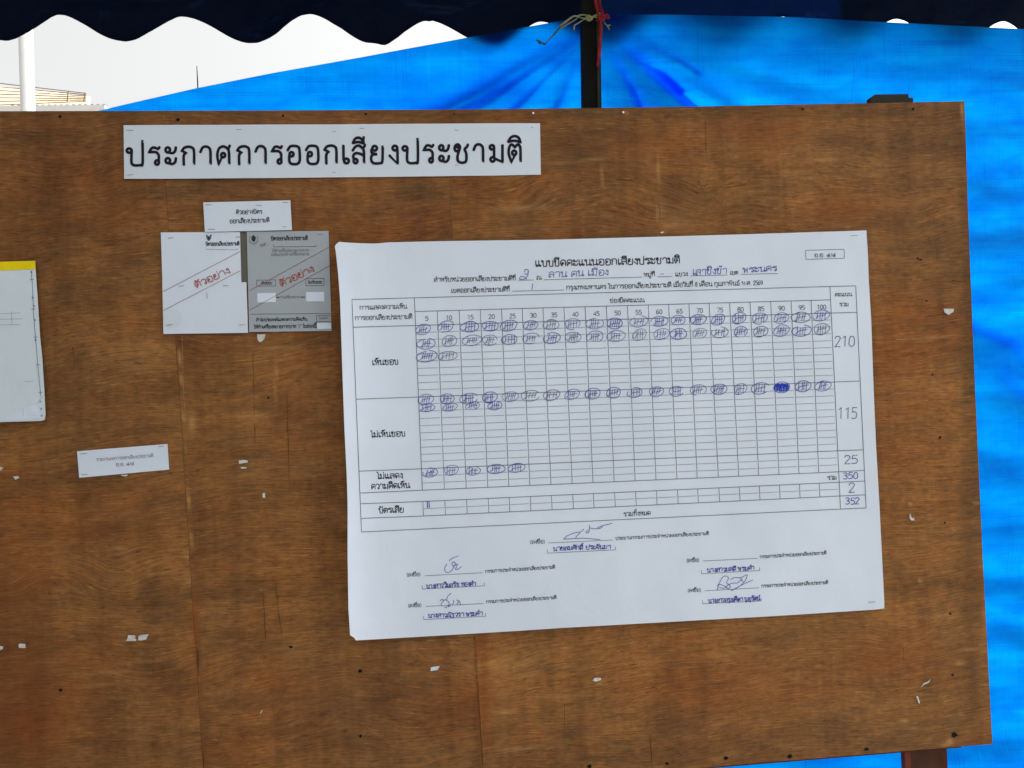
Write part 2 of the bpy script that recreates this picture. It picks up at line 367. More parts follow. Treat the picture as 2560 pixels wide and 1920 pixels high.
GOLD = [(620,1010,130,170,.7),(760,930,80,120,.5),(1340,470,160,60,.4),(1400,560,90,50,.5),(1260,1680,120,60,.4),(1300,1830,120,40,.5),(2000,1720,140,100,.4),(1250,420,200,40,.25),
 (2280,1150,110,300,.35),(480,1500,140,50,.4),(250,1290,120,60,.3),(720,1500,90,200,.3),(240,470,200,90,.15),(1950,500,160,60,.2),(1700,1650,260,60,.25),(2240,800,70,180,.3),(430,1750,160,60,.25)]
DARKB = [(1300,270,1500,34,.5),(2430,1000,30,900,.55),(0,1650,140,260,.35),(120,560,120,160,.2),(2330,330,120,70,.35),(2200,1830,300,60,.35),(60,1000,200,120,.25),(1650,1880,400,40,.2),(2060,1590,200,40,.2)]  # broad darker areas, mostly towards the board edges
def gold_at(x, y):
    jx = x + 50 * (fbm(x / 50, y / 70, 13) - .5); jy = y + 40 * (fbm(x / 50, y / 50, 19) - .5); g = 0.0
    for bx, by, rx, ry, a in GOLD:
        q = ((jx - bx) / rx) ** 2 + ((jy - by) / ry) ** 2
        if q < 5: g = max(g, a * math.exp(-q))
    return g
def grain_at(x, y):
    g = .05 * (fbm(x / 420, y / 420, 33, 2) - .5)
    for cx, cy, rx, ry, a in SWIRL:
        q = ((x - cx) / rx) ** 2 + ((y - cy) / ry) ** 2
        if q < 9: g += a * math.exp(-q) * .8
    return g
def bx_at(x_at_top, x_at_bot, y): return x_at_top + (x_at_bot - x_at_top) * (y - 270) / 1650.0
def panel(xl, xr):
    """xl, xr: functions of pixel y; one sheet of veneer between them"""
    w = xr(1000) - xl(1000); nu = max(2, int(w / GRID)); nv = int(1640 / GRID)
    vs, fs, px = [], [], []
    for j in range(nv + 1):
        for i in range(nu + 1):
            u, t = i / nu, j / nv
            x = xl(270 + 1640 * t) * (1 - u) + xr(270 + 1640 * t) * u
            y = interp(TOPE, x) * (1 - t) + interp(BOT, x) * t
            x = xl(y) * (1 - u) + xr(y) * u
            p = hit(x, y); p.y += .0012 * (fbm(p.x * 3, p.z * 3, 5) - .5)
            vs.append(p); px.append((x, y))
    k = nu + 1
    for j in range(nv):
        for i in range(nu):
            a = j * k + i; fs.append((a, a + k, a + k + 1, a + 1))
    nfront = len(vs)
    rim = [i for i in range(k)] + [j * k + nu for j in range(1, nv + 1)] + [nv * k + i for i in range(nu - 1, -1, -1)] + [j * k for j in range(nv - 1, 0, -1)]
    n = len(rim); b0 = len(vs)
    for i in rim: vs.append(vs[i].copy()); px.append(px[i])
    for i in rim: vs.append(Vector((vs[i].x, .0035, vs[i].z))); px.append(px[i])
    for i in range(n): fs.append((b0 + i, b0 + (i + 1) % n, b0 + n + (i + 1) % n, b0 + n + i))
    o = obj('veneer_panel', vs, fs, M['wood'], board, True)
    ca = o.data.color_attributes.new('wear_tone_lit', 'FLOAT_COLOR', 'POINT')
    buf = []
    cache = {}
    for x, y in px: buf += list(wear_tone_lit_at(x, y)) + [gold_at(x, y)]
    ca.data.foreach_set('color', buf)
    ga = o.data.attributes.new('grain', 'FLOAT', 'POINT'); ga.data.foreach_set('value', [grain_at(x, y) for x, y in px])
    return o
def seam(i, off): return lambda y: bx_at(SEAMS[i][0], SEAMS[i][1], y) + off * .5 + 3.0 * (fbm(y / 60, i * 7.0, 2) - .5)
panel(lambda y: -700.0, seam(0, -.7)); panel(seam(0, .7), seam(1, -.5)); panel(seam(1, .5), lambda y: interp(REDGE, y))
# plywood core behind the veneer
P = [hit(-700, 284, .0045), hit(0, 279.5, .0045), hit(1240, 274.5, .0045), hit(1700, 268.5, .0045), hit(2409.5, 254.5, .0045), hit(2417.5, 500, .0045), hit(2455.5, 1400, .0045), hit(2479, 1858.5, .0045), hit(1771, 1916.5, .0045), hit(-700, 2120, .0045)]
mb = MB(); mb.prism(P, [p + Vector((0, .011, 0)) for p in P]); mb.build('plywood_core', M['ply_edge'], board)
# frame behind: upright (its top shows), bottom rail, top rail
def beam(name, p0, p1, w0, w1, y0, y1, mat, parent=board, drop=0):
    """upright following px centre line p0 -> p1, widths in px, depth y0..y1"""
    mb = MB(); q = [hit(p0[0] - w0/2, p0[1], y0), hit(p0[0] + w0/2, p0[1], y0), hit(p1[0] + w1/2, p1[1], y0), hit(p1[0] - w1/2, p1[1], y0)]
    mb.prism([q[0], q[3], q[2], q[1]], [v + Vector((0, y1 - y0, 0)) for v in (q[0], q[3], q[2], q[1])])
    return mb.build(name, mat, parent)
top = [(2177, 262), (2177, 243), (2188, 236), (2271, 235), (2272, 244), (2283, 245), (2283, 262)]
fl, fr = hit(2263, 1890, .022), hit(2368, 1890, .022)
g0 = [hit(x, y, .022) for x, y in top]
dl = (hit(2263, 1890, .022) - hit(2177, 262, .022)); dr = (hit(2368, 1890, .022) - hit(2283, 262, .022))
footl = g0[0] + dl * ((g0[0].z - 0.0) / -dl.z); footr = g0[-1] + dr * ((g0[-1].z - 0.0) / -dr.z)
poly = g0 + [footr, footl]
mb = MB(); mb.prism(poly, [p + Vector((0, .018, 0)) for p in poly]); mb.build('upright', M['frame_wood'], board)
mb = MB(); cp = [hit(x, y, .0215) for x, y in top]; mb.prism(cp[::-1], [p + Vector((0, .0004, 0)) for p in cp[::-1]]); mb.build('weathered_top', M['postedge'], board)
mb = MB()
lx0, lx1 = g0[0] + Vector((-.0, 0, 0)), footl
mb.prism([g0[0] + Vector((-.001, -.0003, -.09)), footl + Vector((-.001, -.0003, 0)), footl + Vector((.012, -.0003, 0)), g0[0] + Vector((.012, -.0003, -.09))],
         [g0[0] + Vector((-.001, .016, -.09)), footl + Vector((-.001, .016, 0)), footl + Vector((.012, .016, 0)), g0[0] + Vector((.012, .016, -.09))])
mb.build('upright_batten', M['frame_red'], board)
lf = hit(-560, 262, .022)
mb = MB(); mb.box(lf.x - .045, lf.x + .045, .022, .067, 0, lf.z); mb.build('upright', M['frame_wood'], board)
def rail(pts, h, y0, y1, mat):
    mb = MB(); f = [hit(x, y, y0) for x, y in pts] ; g = [v - Vector((0, 0, h)) for v in f]
    poly = f + g[::-1]; poly = poly[::-1]
    mb.prism(poly, [p + Vector((0, y1 - y0, 0)) for p in poly]); return mb.build('rail', mat, board)
rail([(-600, 2075), (1500, 1905), (2402, 1832)], .0335, .0165, .0215, M['frame_wood'])
rail([(-600, 300), (1500, 284), (2390, 268)], .04, .0165, .0215, M['frame_wood'])
# nail holes and knots
for x, y, r in holes:
    c = hit(x, y, -.0009); s = .78 * r / F * 1.68; k = 9; mb = MB()
    ph = R.random() * 6
    ring = [c + Vector((s * (.55 + .9 * R.random()) * math.cos(ph + 2*math.pi*i/k), -.0002, s * (.45 + .7 * R.random()) * math.sin(ph + 2*math.pi*i/k))) for i in range(k)]
    mb.add([c + Vector((0, -.0002, 0))] + ring, [(0, (i + 1) % k + 1, i + 1) for i in range(k)])
    mb.build('nail_hole', M['hole'], board)
for x, y in ((1333, 283), (1558, 281)):
    c = hit(x, y, -.0012); mb = MB(); mb.tube([c + Vector((0, .001, 0)), c + Vector((0, -.0015, 0))], .0023, 8); mb.build('nail_head', M['staplebright'], board)

# ------------------------------------------------------------------ sheets of paper
class Sheet:
    """paper on the board: four boundary polylines in photograph pixels, relief in metres off the board"""
    def __init__(s, parent, top, bottom, left, right, base, relief, mat, name='sheet', nu=12, nv=10, corner=None, thick=.0003):
        s.base, s.relief, s.parent = base, relief, parent
        def along(pl, t):
            L = [0]
            for a, b in zip(pl, pl[1:]): L.append(L[-1] + math.hypot(b[0]-a[0], b[1]-a[1]))
            d = t * L[-1]
            for i in range(len(pl) - 1):
                if d <= L[i+1] or i == len(pl) - 2:
                    q = (d - L[i]) / (L[i+1] - L[i]); return (pl[i][0] + (pl[i+1][0]-pl[i][0]) * q, pl[i][1] + (pl[i+1][1]-pl[i][1]) * q)
        c00, c10, c01, c11 = top[0], top[-1], bottom[0], bottom[-1]
        vs, fs = [], []
        for j in range(nv + 1):
            v = j / nv; l, r = along(left, v), along(right, v)
            for i in range(nu + 1):
                u = i / nu; t, b = along(top, u), along(bottom, u)
                q = [(1-v)*t[k] + v*b[k] + (1-u)*l[k] + u*r[k] - ((1-u)*(1-v)*c00[k] + u*(1-v)*c10[k] + (1-u)*v*c01[k] + u*v*c11[k]) for k in (0, 1)]
                if corner and (i, j) in ((0, 0), (nu, 0), (0, nv), (nu, nv)):
                    dx, dy = corner.get(('l' if i == 0 else 'r') + ('t' if j == 0 else 'b'), (0, 0)); q[0] += dx; q[1] += dy
                vs.append(s.at(q[0], q[1], 0))
        k = nu + 1
        for j in range(nv):
            for i in range(nu):
                a = j * k + i; fs.append((a, a + k, a + k + 1, a + 1))
        rim = [i for i in range(k)] + [j * k + nu for j in range(1, nv + 1)] + [nv * k + i for i in range(nu - 1, -1, -1)] + [j * k for j in range(nv - 1, 0, -1)]
        n0 = len(vs); vs += [v + Vector((0, thick, 0)) for v in vs[:]]
        fs += [tuple(i + n0 for i in f[::-1]) for f in fs[:]]
        n = len(rim); r0 = len(vs); vs += [vs[i].copy() for i in rim] + [vs[i + n0].copy() for i in rim]
        for i in range(n): fs.append((r0 + i, r0 + (i+1) % n, r0 + n + (i+1) % n, r0 + n + i))
        s.o = obj(name, vs, fs, mat, parent, True)
        for e in []: pass
    def at(s, x, y, eps):
        p = hit(x, y, 0); h = s.base + s.relief(x, y)
        return hit(x, y, -(h + eps))
class Ink:
    """flat print or pen strokes lying on a sheet"""
    def __init__(s, sheet, eps=.0003): s.mb = MB(); s.sh = sheet; s.k = 0; s.eps = eps + .0004
    def e(s): s.k = (s.k + 1) % 16; return s.eps + s.k * 1.6e-5
    def poly(s, pts, w, closed=False):
        P = []
        for p in pts:
            if not P or math.hypot(p[0]-P[-1][0], p[1]-P[-1][1]) > 1e-3: P.append(p)
        if closed and len(P) > 2 and math.hypot(P[0][0]-P[-1][0], P[0][1]-P[-1][1]) < 1e-3: P.pop()
        n = len(P)
        if n < 2: return
        e = s.e(); vs = []
        if not closed:      # rounded ends
            for a, b, idx in ((0, 1, 0), (n-1, n-2, n)):
                dx, dy = P[a][0]-P[b][0], P[a][1]-P[b][1]; l = math.hypot(dx, dy) or 1
                q = (P[a][0] + dx/l*w*.38, P[a][1] + dy/l*w*.38, .55)
                if idx == 0: P = [q] + P; n += 1; 
                else: P = P + [q]; n += 1
            # indices moved by the first insertion
        for i in range(n):
            p = P[i]; wi = w * (p[2] if len(p) > 2 else 1.0)
            if closed: a, b = P[(i-1) % n], P[(i+1) % n]
            else: a, b = P[max(i-1, 0)], P[min(i+1, n-1)]
            d1 = (p[0]-a[0], p[1]-a[1]); d2 = (b[0]-p[0], b[1]-p[1])
            l1 = math.hypot(*d1); l2 = math.hypot(*d2)
            t1 = (d1[0]/l1, d1[1]/l1) if l1 > 1e-6 else (d2[0]/l2, d2[1]/l2)
            t2 = (d2[0]/l2, d2[1]/l2) if l2 > 1e-6 else t1
            t = (t1[0]+t2[0], t1[1]+t2[1]); l = math.hypot(*t)
            if l < .3: t = t2; l = 1.0
            nx, ny = -t[1]/l, t[0]/l
            c = nx * -t1[1] + ny * t1[0]; k = min(1.5, 1.0 / max(.5, abs(c)))
            vs += [s.sh.at(p[0] + nx*wi*.5*k, p[1] + ny*wi*.5*k, e), s.sh.at(p[0] - nx*wi*.5*k, p[1] - ny*wi*.5*k, e)]
        fs = [(2*i, 2*i+2, 2*i+3, 2*i+1) for i in range(n-1)]
        if closed: fs.append((2*n-2, 0, 1, 2*n-1))
        s.mb.add(vs, fs)
    def line(s, x0, y0, x1, y1, w, step=24, wob=0):
        n = max(1, int(math.hypot(x1-x0, y1-y0) / step))
        e = s.e(); L = math.hypot(x1-x0, y1-y0); nx, ny = -(y1-y0)/L*w/2, (x1-x0)/L*w/2; vs = []
        for i in range(n+1):
            x, y = x0 + (x1-x0)*i/n, y0 + (y1-y0)*i/n
            vs += [s.sh.at(x+nx, y+ny, e), s.sh.at(x-nx, y-ny, e)]
        s.mb.add(vs, [(2*i, 2*i+2, 2*i+3, 2*i+1) for i in range(n)])
    def quad(s, pts, n=3):
        e = s.e(); vs = []
        for j in range(n+1):
            for i in range(n+1):
                u, v = i/n, j/n
                x = (pts[0][0]*(1-u)+pts[1][0]*u)*(1-v) + (pts[3][0]*(1-u)+pts[2][0]*u)*v
                y = (pts[0][1]*(1-u)+pts[1][1]*u)*(1-v) + (pts[3][1]*(1-u)+pts[2][1]*u)*v
                vs.append(s.sh.at(x, y, e))
        s.mb.add(vs, [(j*(n+1)+i, (j+1)*(n+1)+i, (j+1)*(n+1)+i+1, j*(n+1)+i+1) for j in range(n) for i in range(n)])
    def fan(s, pts):
        e = s.e(); cx = sum(p[0] for p in pts)/len(pts); cy = sum(p[1] for p in pts)/len(pts); n = len(pts)
        s.mb.add([s.sh.at(cx, cy, e)] + [s.sh.at(x, y, e) for x, y in pts], [(0, i+1, (i+1) % n+1) for i in range(n)])
    def build(s, name, mat): return s.mb.build(name, mat, s.sh.parent)

# ------------------------------------------------------------------ a looped Thai stroke alphabet
# units: body height 100; '!' marks a corner; '@x,y,r' a ring
G = {
'ก': (92, ["12,0 12,50 25,66! 2,78! 14,94 38,101 62,96 74,76 74,0"]),
'ข': (88, ["@15,84,12", "27,86 24,70 14,60! 19,44 19,14 30,0 56,0 68,14 68,100"]),
'ค': (92, ["@42,50,12", "33,42 15,0! 8,52 18,90 42,101 66,96 76,76 76,0"]),
'ง': (62, ["@36,84,13", "49,84 50,60 51,0! 2,46"]),
'จ': (76, ["@22,48,12", "30,38 58,0! 64,60 56,92 32,101 6,80"]),
'ช': (94, ["@19,76,12", "7,78 10,94 24,102 36,88 28,58 22,34 24,10 38,0 58,0 70,12 70,50 62,74 74,88 80,102"]),
'ณ': (116, ["@14,11,11", "25,11 22,50 32,64! 12,76! 24,96 44,101 58,88 60,70 60,0! 94,26", "94,100 96,14", "@104,11,9"]),
'ด': (90, ["@36,46,12", "34,34 27,0! 6,44 14,86 40,101 64,96 74,76 74,0"]),
'ต': (90, ["@38,52,12", "42,40 22,0! 6,46 10,84 24,99 42,84! 60,99 72,88 75,70 75,0"]),
'ถ': (92, ["@16,11,11", "27,11 24,50 34,64! 12,76! 24,96 46,101 66,94 76,76 76,0"]),
'ท': (88, ["@13,87,12", "25,87 24,0! 28,62 48,99 64,98 71,80 71,0"]),
'ธ': (86, ["10,76 10,94 28,98! 66,92", "14,78 30,62 62,62 70,44 70,14 58,0 30,0 18,14", "@22,22,10"]),
'น': (98, ["@13,87,12", "25,87 24,2! 50,10 72,26", "72,100 73,16", "@83,12,11"]),
'บ': (90, ["@13,87,12", "25,87 24,16 36,0 62,0 73,14 73,100"]),
'ป': (94, ["@13,82,12", "26,84 24,18 36,0 68,0 80,12 80,140"]),
'ผ': (92, ["@36,80,11", "25,84 18,86 14,60 20,0! 46,52! 70,0! 76,100"]),
'พ': (96, ["@13,87,12", "25,87 28,0! 50,74! 72,0! 76,100"]),
'ฟ': (96, ["@13,87,12", "25,87 28,0! 50,74! 72,0! 78,138"]),
'ภ': (98, ["@12,11,11", "23,11 26,50 36,64! 14,76! 26,96 48,101 70,94 80,76 80,0"]),
'ม': (92, ["@14,84,12", "26,86 26,44 25,22", "@17,16,12", "27,22 72,2! 74,100"]),
'ย': (90, ["@27,84,13", "14,84 8,70 14,56 42,50! 16,48 7,34 8,14 22,0 58,0 71,12 74,99"]),
'ร': (80, ["68,100 58,90 40,97 20,95 3,72! 44,72 62,56 63,34 63,16", "@52,14,12"]),
'ล': (90, ["@22,13,12", "12,20 8,44 24,57 50,54 74,44", "6,74 24,98 50,101 70,90 75,66 75,0"]),
'ว': (76, ["4,76 20,98 42,101 60,88 63,60 62,16", "@51,14,12"]),
'ศ': (94, ["@42,52,12", "34,44 16,0! 6,50 16,88 40,101 62,94 74,80! 76,92 84,107", "74,84 78,60 79,0"]),
'ส': (92, ["@22,13,12", "12,20 8,44 24,57 50,54 76,44", "4,72 22,94 46,99 68,84! 78,94 82,106", "72,78 76,60 76,0"]),
'ห': (92, ["@13,87,12", "25,87 24,0! 26,24 48,50 64,66 72,80", "@62,86,11", "72,80 72,40 74,0"]),
'อ': (92, ["5,76 20,97 46,101 70,94 77,70 77,18 62,0 30,0 15,14 15,48", "@28,54,12"]),
'ฐ': (90, ["64,98 40,94 20,96 8,80 44,74 64,60 64,30", "@54,22,10", "10,-14 30,-26 40,-14 56,-26 70,-12"]),
'ญ': (120, ["@14,11,11", "25,11 22,50 32,64! 12,76! 24,96 44,101 58,88 60,20 74,0 88,0 98,14 98,100", "70,-16 84,-28 98,-16"]),
'ษ': (96, ["@13,87,12", "25,87 24,16 36,0 62,0 73,14 73,100", "@46,50,9", "54,48 72,56 86,70"]),
'า': (78, ["4,70 18,96 40,101 58,90 63,68 63,0"]),
'ะ': (80, ["@16,84,14", "24,70 46,66 62,78 67,100", "@16,24,14", "24,9 46,5 62,17 67,40"]),
'เ': (50, ["11,100 11,30 16,10", "@27,14,13"]),
'แ': (92, ["11,100 11,30 16,10", "@27,14,13", "53,100 53,30 58,10", "@69,14,13"]),
'โ': (54, ["52,142 30,136 10,142 16,122 26,112 27,30 28,20", "@36,13,12"]),
'ไ': (54, ["2,128 8,142 18,136 26,110 27,30 28,20", "@36,13,12"]),
'ใ': (54, ["@10,130,9", "18,126 30,142 30,110 27,30 28,20", "@36,13,12"]),
'0': (60, ["28,0 8,20 6,60 14,102 28,112 44,102 52,60 48,20 28,0"]), '1': (60, ["12,92 32,112! 32,0"]),
'2': (60, ["6,88 14,108 34,112 48,98 46,74 6,0! 52,0"]), '3': (60, ["6,104 26,112 46,100 42,70 22,60! 46,52 50,20 30,0 6,8"]),
'4': (60, ["42,0 42,112! 4,34! 54,34"]), '5': (60, ["48,112 12,112! 8,64! 30,70 50,50 46,12 24,0 4,8"]),
'6': (60, ["44,110 20,96 6,50 10,12 28,0 48,14 50,42 34,60 10,46"]), '7': (60, ["4,112 52,112! 22,0"]),
'8': (60, ["28,60 10,80 14,106 30,112 46,104 48,80 28,60 6,40 6,12 28,0 50,12 50,40 28,60"]),
'9': (60, ["48,70 30,50 8,66 8,98 26,112 48,100 50,60 38,16 14,0"]),
'๔': (86, ["@44,40,10", "44,50 14,60? ".replace("? ", " ") + "8,20 30,0 60,4 70,40 50,84 76,104"]),
'๕': (86, ["@44,40,10", "44,50 14,60 8,20 30,0 60,4 66,40 44,70 50,90 80,104"]),
'/': (44, ["4,-6 36,110"]), '.': (26, ["8,2 12,2"]), '-': (60, ["8,46 48,46"]), ' ': (44, []),
'(': (40, ["30,120 12,90 8,50 12,10 30,-20"]), ')': (40, ["8,120 26,90 30,50 26,10 8,-20"]),
'“': (44, ["10,118 10,96", "26,118 26,96"]), 'X': (70, ["8,0 54,100", "54,100 8,0"]),
}
ABOVE = {
'ั': ["@-44,128,9", "-36,120 -14,118 2,128 8,144"],
'ิ': ["-70,114! -54,138 -30,146 -8,136 2,112! -34,120 -70,114"],
'ี': ["-70,114! -54,138 -30,144 -8,130 0,112! -34,120 -70,114", "0,112 0,152"],
'ึ': ["-70,114! -54,138 -30,144 -8,136 -2,112! -34,120 -70,114", "@0,142,8"],
'ื': ["-70,114! -54,138 -34,144 -12,130 -2,112! -34,120 -70,114", "-16,132 -16,154", "2,112 2,152"],
'็': ["-48,112 -54,130 -36,140 -10,136 6,150", "@-34,124,8"],
'ํ': ["@-10,128,10"]}
TONE = {'่': ["-4,0 -4,26"], '้': ["@-26,16,7", "-18,10 -4,6 6,26"], '์': ["@-18,8,9", "-10,14 4,22 2,34"]}
BELOW = {'ุ': ["@-14,-22,8", "-6,-22 -6,-46"], 'ู': ["@-34,-22,8", "-26,-22 -24,-44 -6,-44 -4,-16"]}
def parse(st, sub):
    if st[0] == '@':
        x, y, r = map(float, st[1:].split(',')); n = max(6, sub * 4)
        return [(x + r * math.cos(2*math.pi*i/n), y + r * math.sin(2*math.pi*i/n)) for i in range(n)], True
    pts = []; seg = [[]]
    for t in st.split():
        c = t.endswith('!'); x, y = map(float, t.rstrip('!').split(','))
        seg[-1].append((x, y))
        if c: seg.append([(x, y)])
    for sg in seg:
        if len(sg) < 3: out = sg
        else:
            out = []
            for i in range(len(sg) - 1):
                p0, p1, p2, p3 = sg[max(i-1, 0)], sg[i], sg[i+1], sg[min(i+2, len(sg)-1)]
                for q in range(sub):
                    t = q / sub
                    out.append(tuple(.5*((2*p1[k]) + (-p0[k]+p2[k])*t + (2*p0[k]-5*p1[k]+4*p2[k]-p3[k])*t*t + (-p0[k]+3*p1[k]-3*p2[k]+p3[k])*t**3) for k in (0, 1)))
            out.append(sg[-1])
        pts += out
    return pts, False
def layout(s, sub=3):
    """-> list of (strokes, x0) in glyph units and the total advance; each base glyph forms a cluster"""
    res = []; x = 0; last = 76; raised = False
    for ch in s.replace('ำ', 'ํา'):
        if ch in G:
            adv, st = G[ch]; last = x + adv - 17; raised = False
            if ch == 'ป': last -= 12
            res.append([ch, [(parse(q, sub), x, 0) for q in st], x, x + adv]); x += adv
        elif ch in ABOVE:
            res[-1][1] += [(parse(q, sub), last, 0) for q in ABOVE[ch]]; raised = ch != 'ํ' and True
        elif ch in TONE:
            res[-1][1] += [(parse(q, sub), last, 156 if raised else 116) for q in TONE[ch]]
        elif ch in BELOW:
            res[-1][1] += [(parse(q, sub), last, 0) for q in BELOW[ch]]
    return res, x
def write(ik, s, x0, y0, x1, y1, h, w, sub=3, fit=None, slant=0, jit=0):
    cl, adv = layout(s, sub)
    L = math.hypot(x1-x0, y1-y0); ux, uy = (x1-x0)/L, (y1-y0)/L; vx, vy = -uy, ux      # v points down the sheet
    kx = L / (adv - 14); ky = h / 100.0
    for ci, (ch, strokes, a, b) in enumerate(cl):
        if fit:
            fx0, fx1 = fit[ci]
            base = [p[0] + ox for (pts, c), ox, oy in strokes[:len(G[ch][1])] for p in pts]
            g0_, g1_ = min(base), max(base); sx = (fx1 - fx0 - w) / (g1_ - g0_)
        jx, jy = (R.uniform(-jit, jit), R.uniform(-jit, jit)) if jit else (0, 0)
        for (pts, closed), ox, oy in strokes:
            out = []
            for p in pts:
                gx, gy = p[0] + ox, p[1] + oy
                d = (fx0 + w/2 - x0 + (gx - g0_) * sx) / ux if fit else gx * kx
                d += gy * ky * slant + jx; e = -(gy * ky) + jy
                if jit: d += R.uniform(-jit, jit) * .3; e += R.uniform(-jit, jit) * .3
                out.append((x0 + ux*d + vx*e, y0 + uy*d + vy*e))
            ik.poly(out, w, closed)
def text(sheet, s, x0, y0, x1, y1, h, w, mat='inksoft', sub=3, name='printed_text', **kw):
    ik = Ink(sheet); write(ik, s, x0, y0, x1, y1, h, w, sub, **kw); return ik.build(name, M[mat])
def smooth(pts, sub=4):
    o, _ = parse(' '.join('%f,%f' % p for p in pts), sub); return o
def hand(ik, ox, oy, k, st, w):
    ik.poly(smooth([(ox + float(a.split(',')[0])/k, oy + float(a.split(',')[1])/k) for a in st.split()]), w)
def staples(parent, sh, lst, eps=.0006):
    for it in lst:
        x, y, L = it[:3]; a = it[3] if len(it) > 3 else -.04; mat = it[4] if len(it) > 4 else 'staple'
        p, q = sh.at(x - L/2, y - a*L/2, eps), sh.at(x + L/2, y + a*L/2, eps)
        mb = MB(); mb.tube([p + Vector((0, .0012, 0)), p, q, q + Vector((0, .0012, 0))], .00055 if mat == 'staple' else .0011, 5); mb.build('staple', M[mat], parent)
def ripple(amp, sx, sy, seed): return lambda x, y: amp * (fbm(x / sx, y / sy, seed, 3))

# ---- 1 headline banner of four pasted pages
T_TOP = [(309, 313), (582, 312), (847, 311), (1100, 309), (1349, 308)]
T_BOT = [(310.5, 447), (582, 445.5), (847, 443), (1130, 440), (1352.5, 436.5)]
ban = thing('paper_banner', 'long white paper banner of four joined pages with large black headline lettering', 'banner', hit(830, 440, 0))
cuts = [309, 582, 847, 1130, 1350]
bsh = []
for i in range(4):
    xa, xb = cuts[i] - (34 if i else 0), cuts[i+1]
    f = lambda x, sl: (x + (1.4 if sl else 0))
    t = [(xa, interp(T_TOP, xa)), ((xa+xb)/2, interp(T_TOP, (xa+xb)/2) - .4), (xb, interp(T_TOP, xb))]
    b = [(xa + 1.5, interp(T_BOT, xa)), ((xa+xb)/2, interp(T_BOT, (xa+xb)/2) + .5), (xb + 2.2, interp(T_BOT, xb))]
    sh = Sheet(ban, t, b, [t[0], b[0]], [t[-1], b[-1]], .0016 + .0011 * (3 - i), (lambda x, y, k=i: .0016 * fbm(x / 90, y / 60, 40 + k, 2)), M['paper2'], 'page', 14, 8)
    bsh.append(sh)
class Multi:
    parent = ban
    def at(s, x, y, eps):
        return max(((sh.base + sh.relief(x, y), sh) for i, sh in enumerate(bsh) if (cuts[i] - (34 if i else 0)) - 3 <= x <= cuts[i+1] + 3), key=lambda q: q[0])[1].at(x, y, eps)
msh = Multi()
fit = [(313.7,360.5),(369.7,402.5),(410.6,443.5),(452,489),(497.7,530),(540,578.7),(590.5,627),(635.6,667.6),(677,708.5),(716,753.3),(762,799.6),(808.6,845),
 (855.4,875.6),(878.5,916),(924.5,960.7),(969,997.7),(1003.5,1048.6),(1056.5,1087),(1095,1126),(1133.7,1173.8),(1181,1211.4),(1221.5,1260),(1268.4,1305)]
ik = Ink(msh, .0005); write(ik, 'ประกาศการออกเสียงประชามติ', 314, 413, 1305, 405, 44.5, 6.9, 6, fit=fit); ik.build('headline_lettering', M['ink'])
staples(ban, msh, [(325,325.6,17,0),(597,323.6,13,-.1),(836,328.6,8,.1),(325,437,16,-.1),(835,430.6,8,.1),(905,321,12,-.1),(1141.5,325,10,.1),(1141.5,413,8,0),(1320,430,8,0,'staplebright'),(1330,318,5,.3)])

# ---- 2 small caption above the ballots
def simple(parent, q, base, amp, seed, mat, name='sheet', nu=8, nv=6, **kw):
    (a, b, c, d) = q
    return Sheet(parent, [a, b], [d, c], [a, d], [b, c], base, (lambda x, y: amp * fbm(x / 60, y / 50, seed, 2)), M[mat], name, nu, nv, **kw)
cap = thing('caption_card', 'small white caption paper with two lines of print above the sample ballots', 'paper label', hit(618, 578, 0))
sh = simple(cap, [(508, 506), (726, 500.5), (730, 575), (512, 580)], .0052, .002, 51, 'paper')
text(sh, 'ตัวอย่างบัตร', 590, 535.5, 655, 534, 8.6, 1.35, name='printed_text')
text(sh, 'ออกเสียงประชามติ', 574, 558.5, 673, 555.5, 8.8, 1.35)
staples(cap, sh, [(521,512,17,-.02),(647,513,16,.04),(714,506,14,0),(529,573,17,0),(711,567,10,.05)])

# ---- 3 white sample ballot
wb = thing('sample_ballot', 'white sample ballot sheet with red diagonal band, left of the grey one', 'ballot paper', hit(510, 832, 0))
rel = lambda x, y: .002 * fbm(x / 70, y / 70, 61, 3) + .0007 * fbm(x / 7, y / 40, 63, 2)
shw = Sheet(wb, [(402, 581), (600, 580)], [(406, 707), (603.5, 706)], [(402, 581), (406, 707)], [(600, 580), (603.5, 706)], .0024, rel, M['paper'], 'upper_leaf', 14, 10)
shw2 = Sheet(wb, [(405.5, 703), (616, 705.5)], [(408.5, 835), (620, 832)], [(405.5, 703), (408.5, 835)], [(616, 705.5), (620, 832)], .0032, rel, M['paper'], 'lower_leaf', 14, 10)
class WB:
    parent = wb
    def at(s, x, y, e): return (shw2 if y > 700 else shw).at(x, y, e + (.0008 if 697 < y <= 712 else 0))
wsh = WB()
text(shw, 'บัตรออกเสียงประชามติ', 514, 614.5, 598, 613.5, 7.6, 1.3)
ik = Ink(shw); ik.line(516, 619, 516, 623.5, .8); ik.line(516, 623.5, 594, 624, .8); ik.line(594, 624, 594, 620, .8); ik.build('printed_box', M['inkgrey'])
def garuda(sheet, cx, cy, r, mat):
    ik = Ink(sheet)
    for st in ("-10,-9 -7,-4 -8,0 -4,6", "10,-9 7,-4 8,0 4,6", "-7,-10 -4,-3 -2,2", "7,-10 4,-3 2,2", "-4,7 0,10 4,7 0,2 -4,7", "0,-6 0,10", "-5,1 0,-1 5,1"):
        hand(ik, cx, cy, 10 / r, st, 1.5)
    ik.fan([(cx + .2*r*math.cos(t), cy - .45*r + .2*r*math.sin(t)) for t in [k * math.pi / 4 for k in range(8)]])
    return ik.build('emblem', M[mat])
garuda(shw, 522, 594, 7, 'ink')
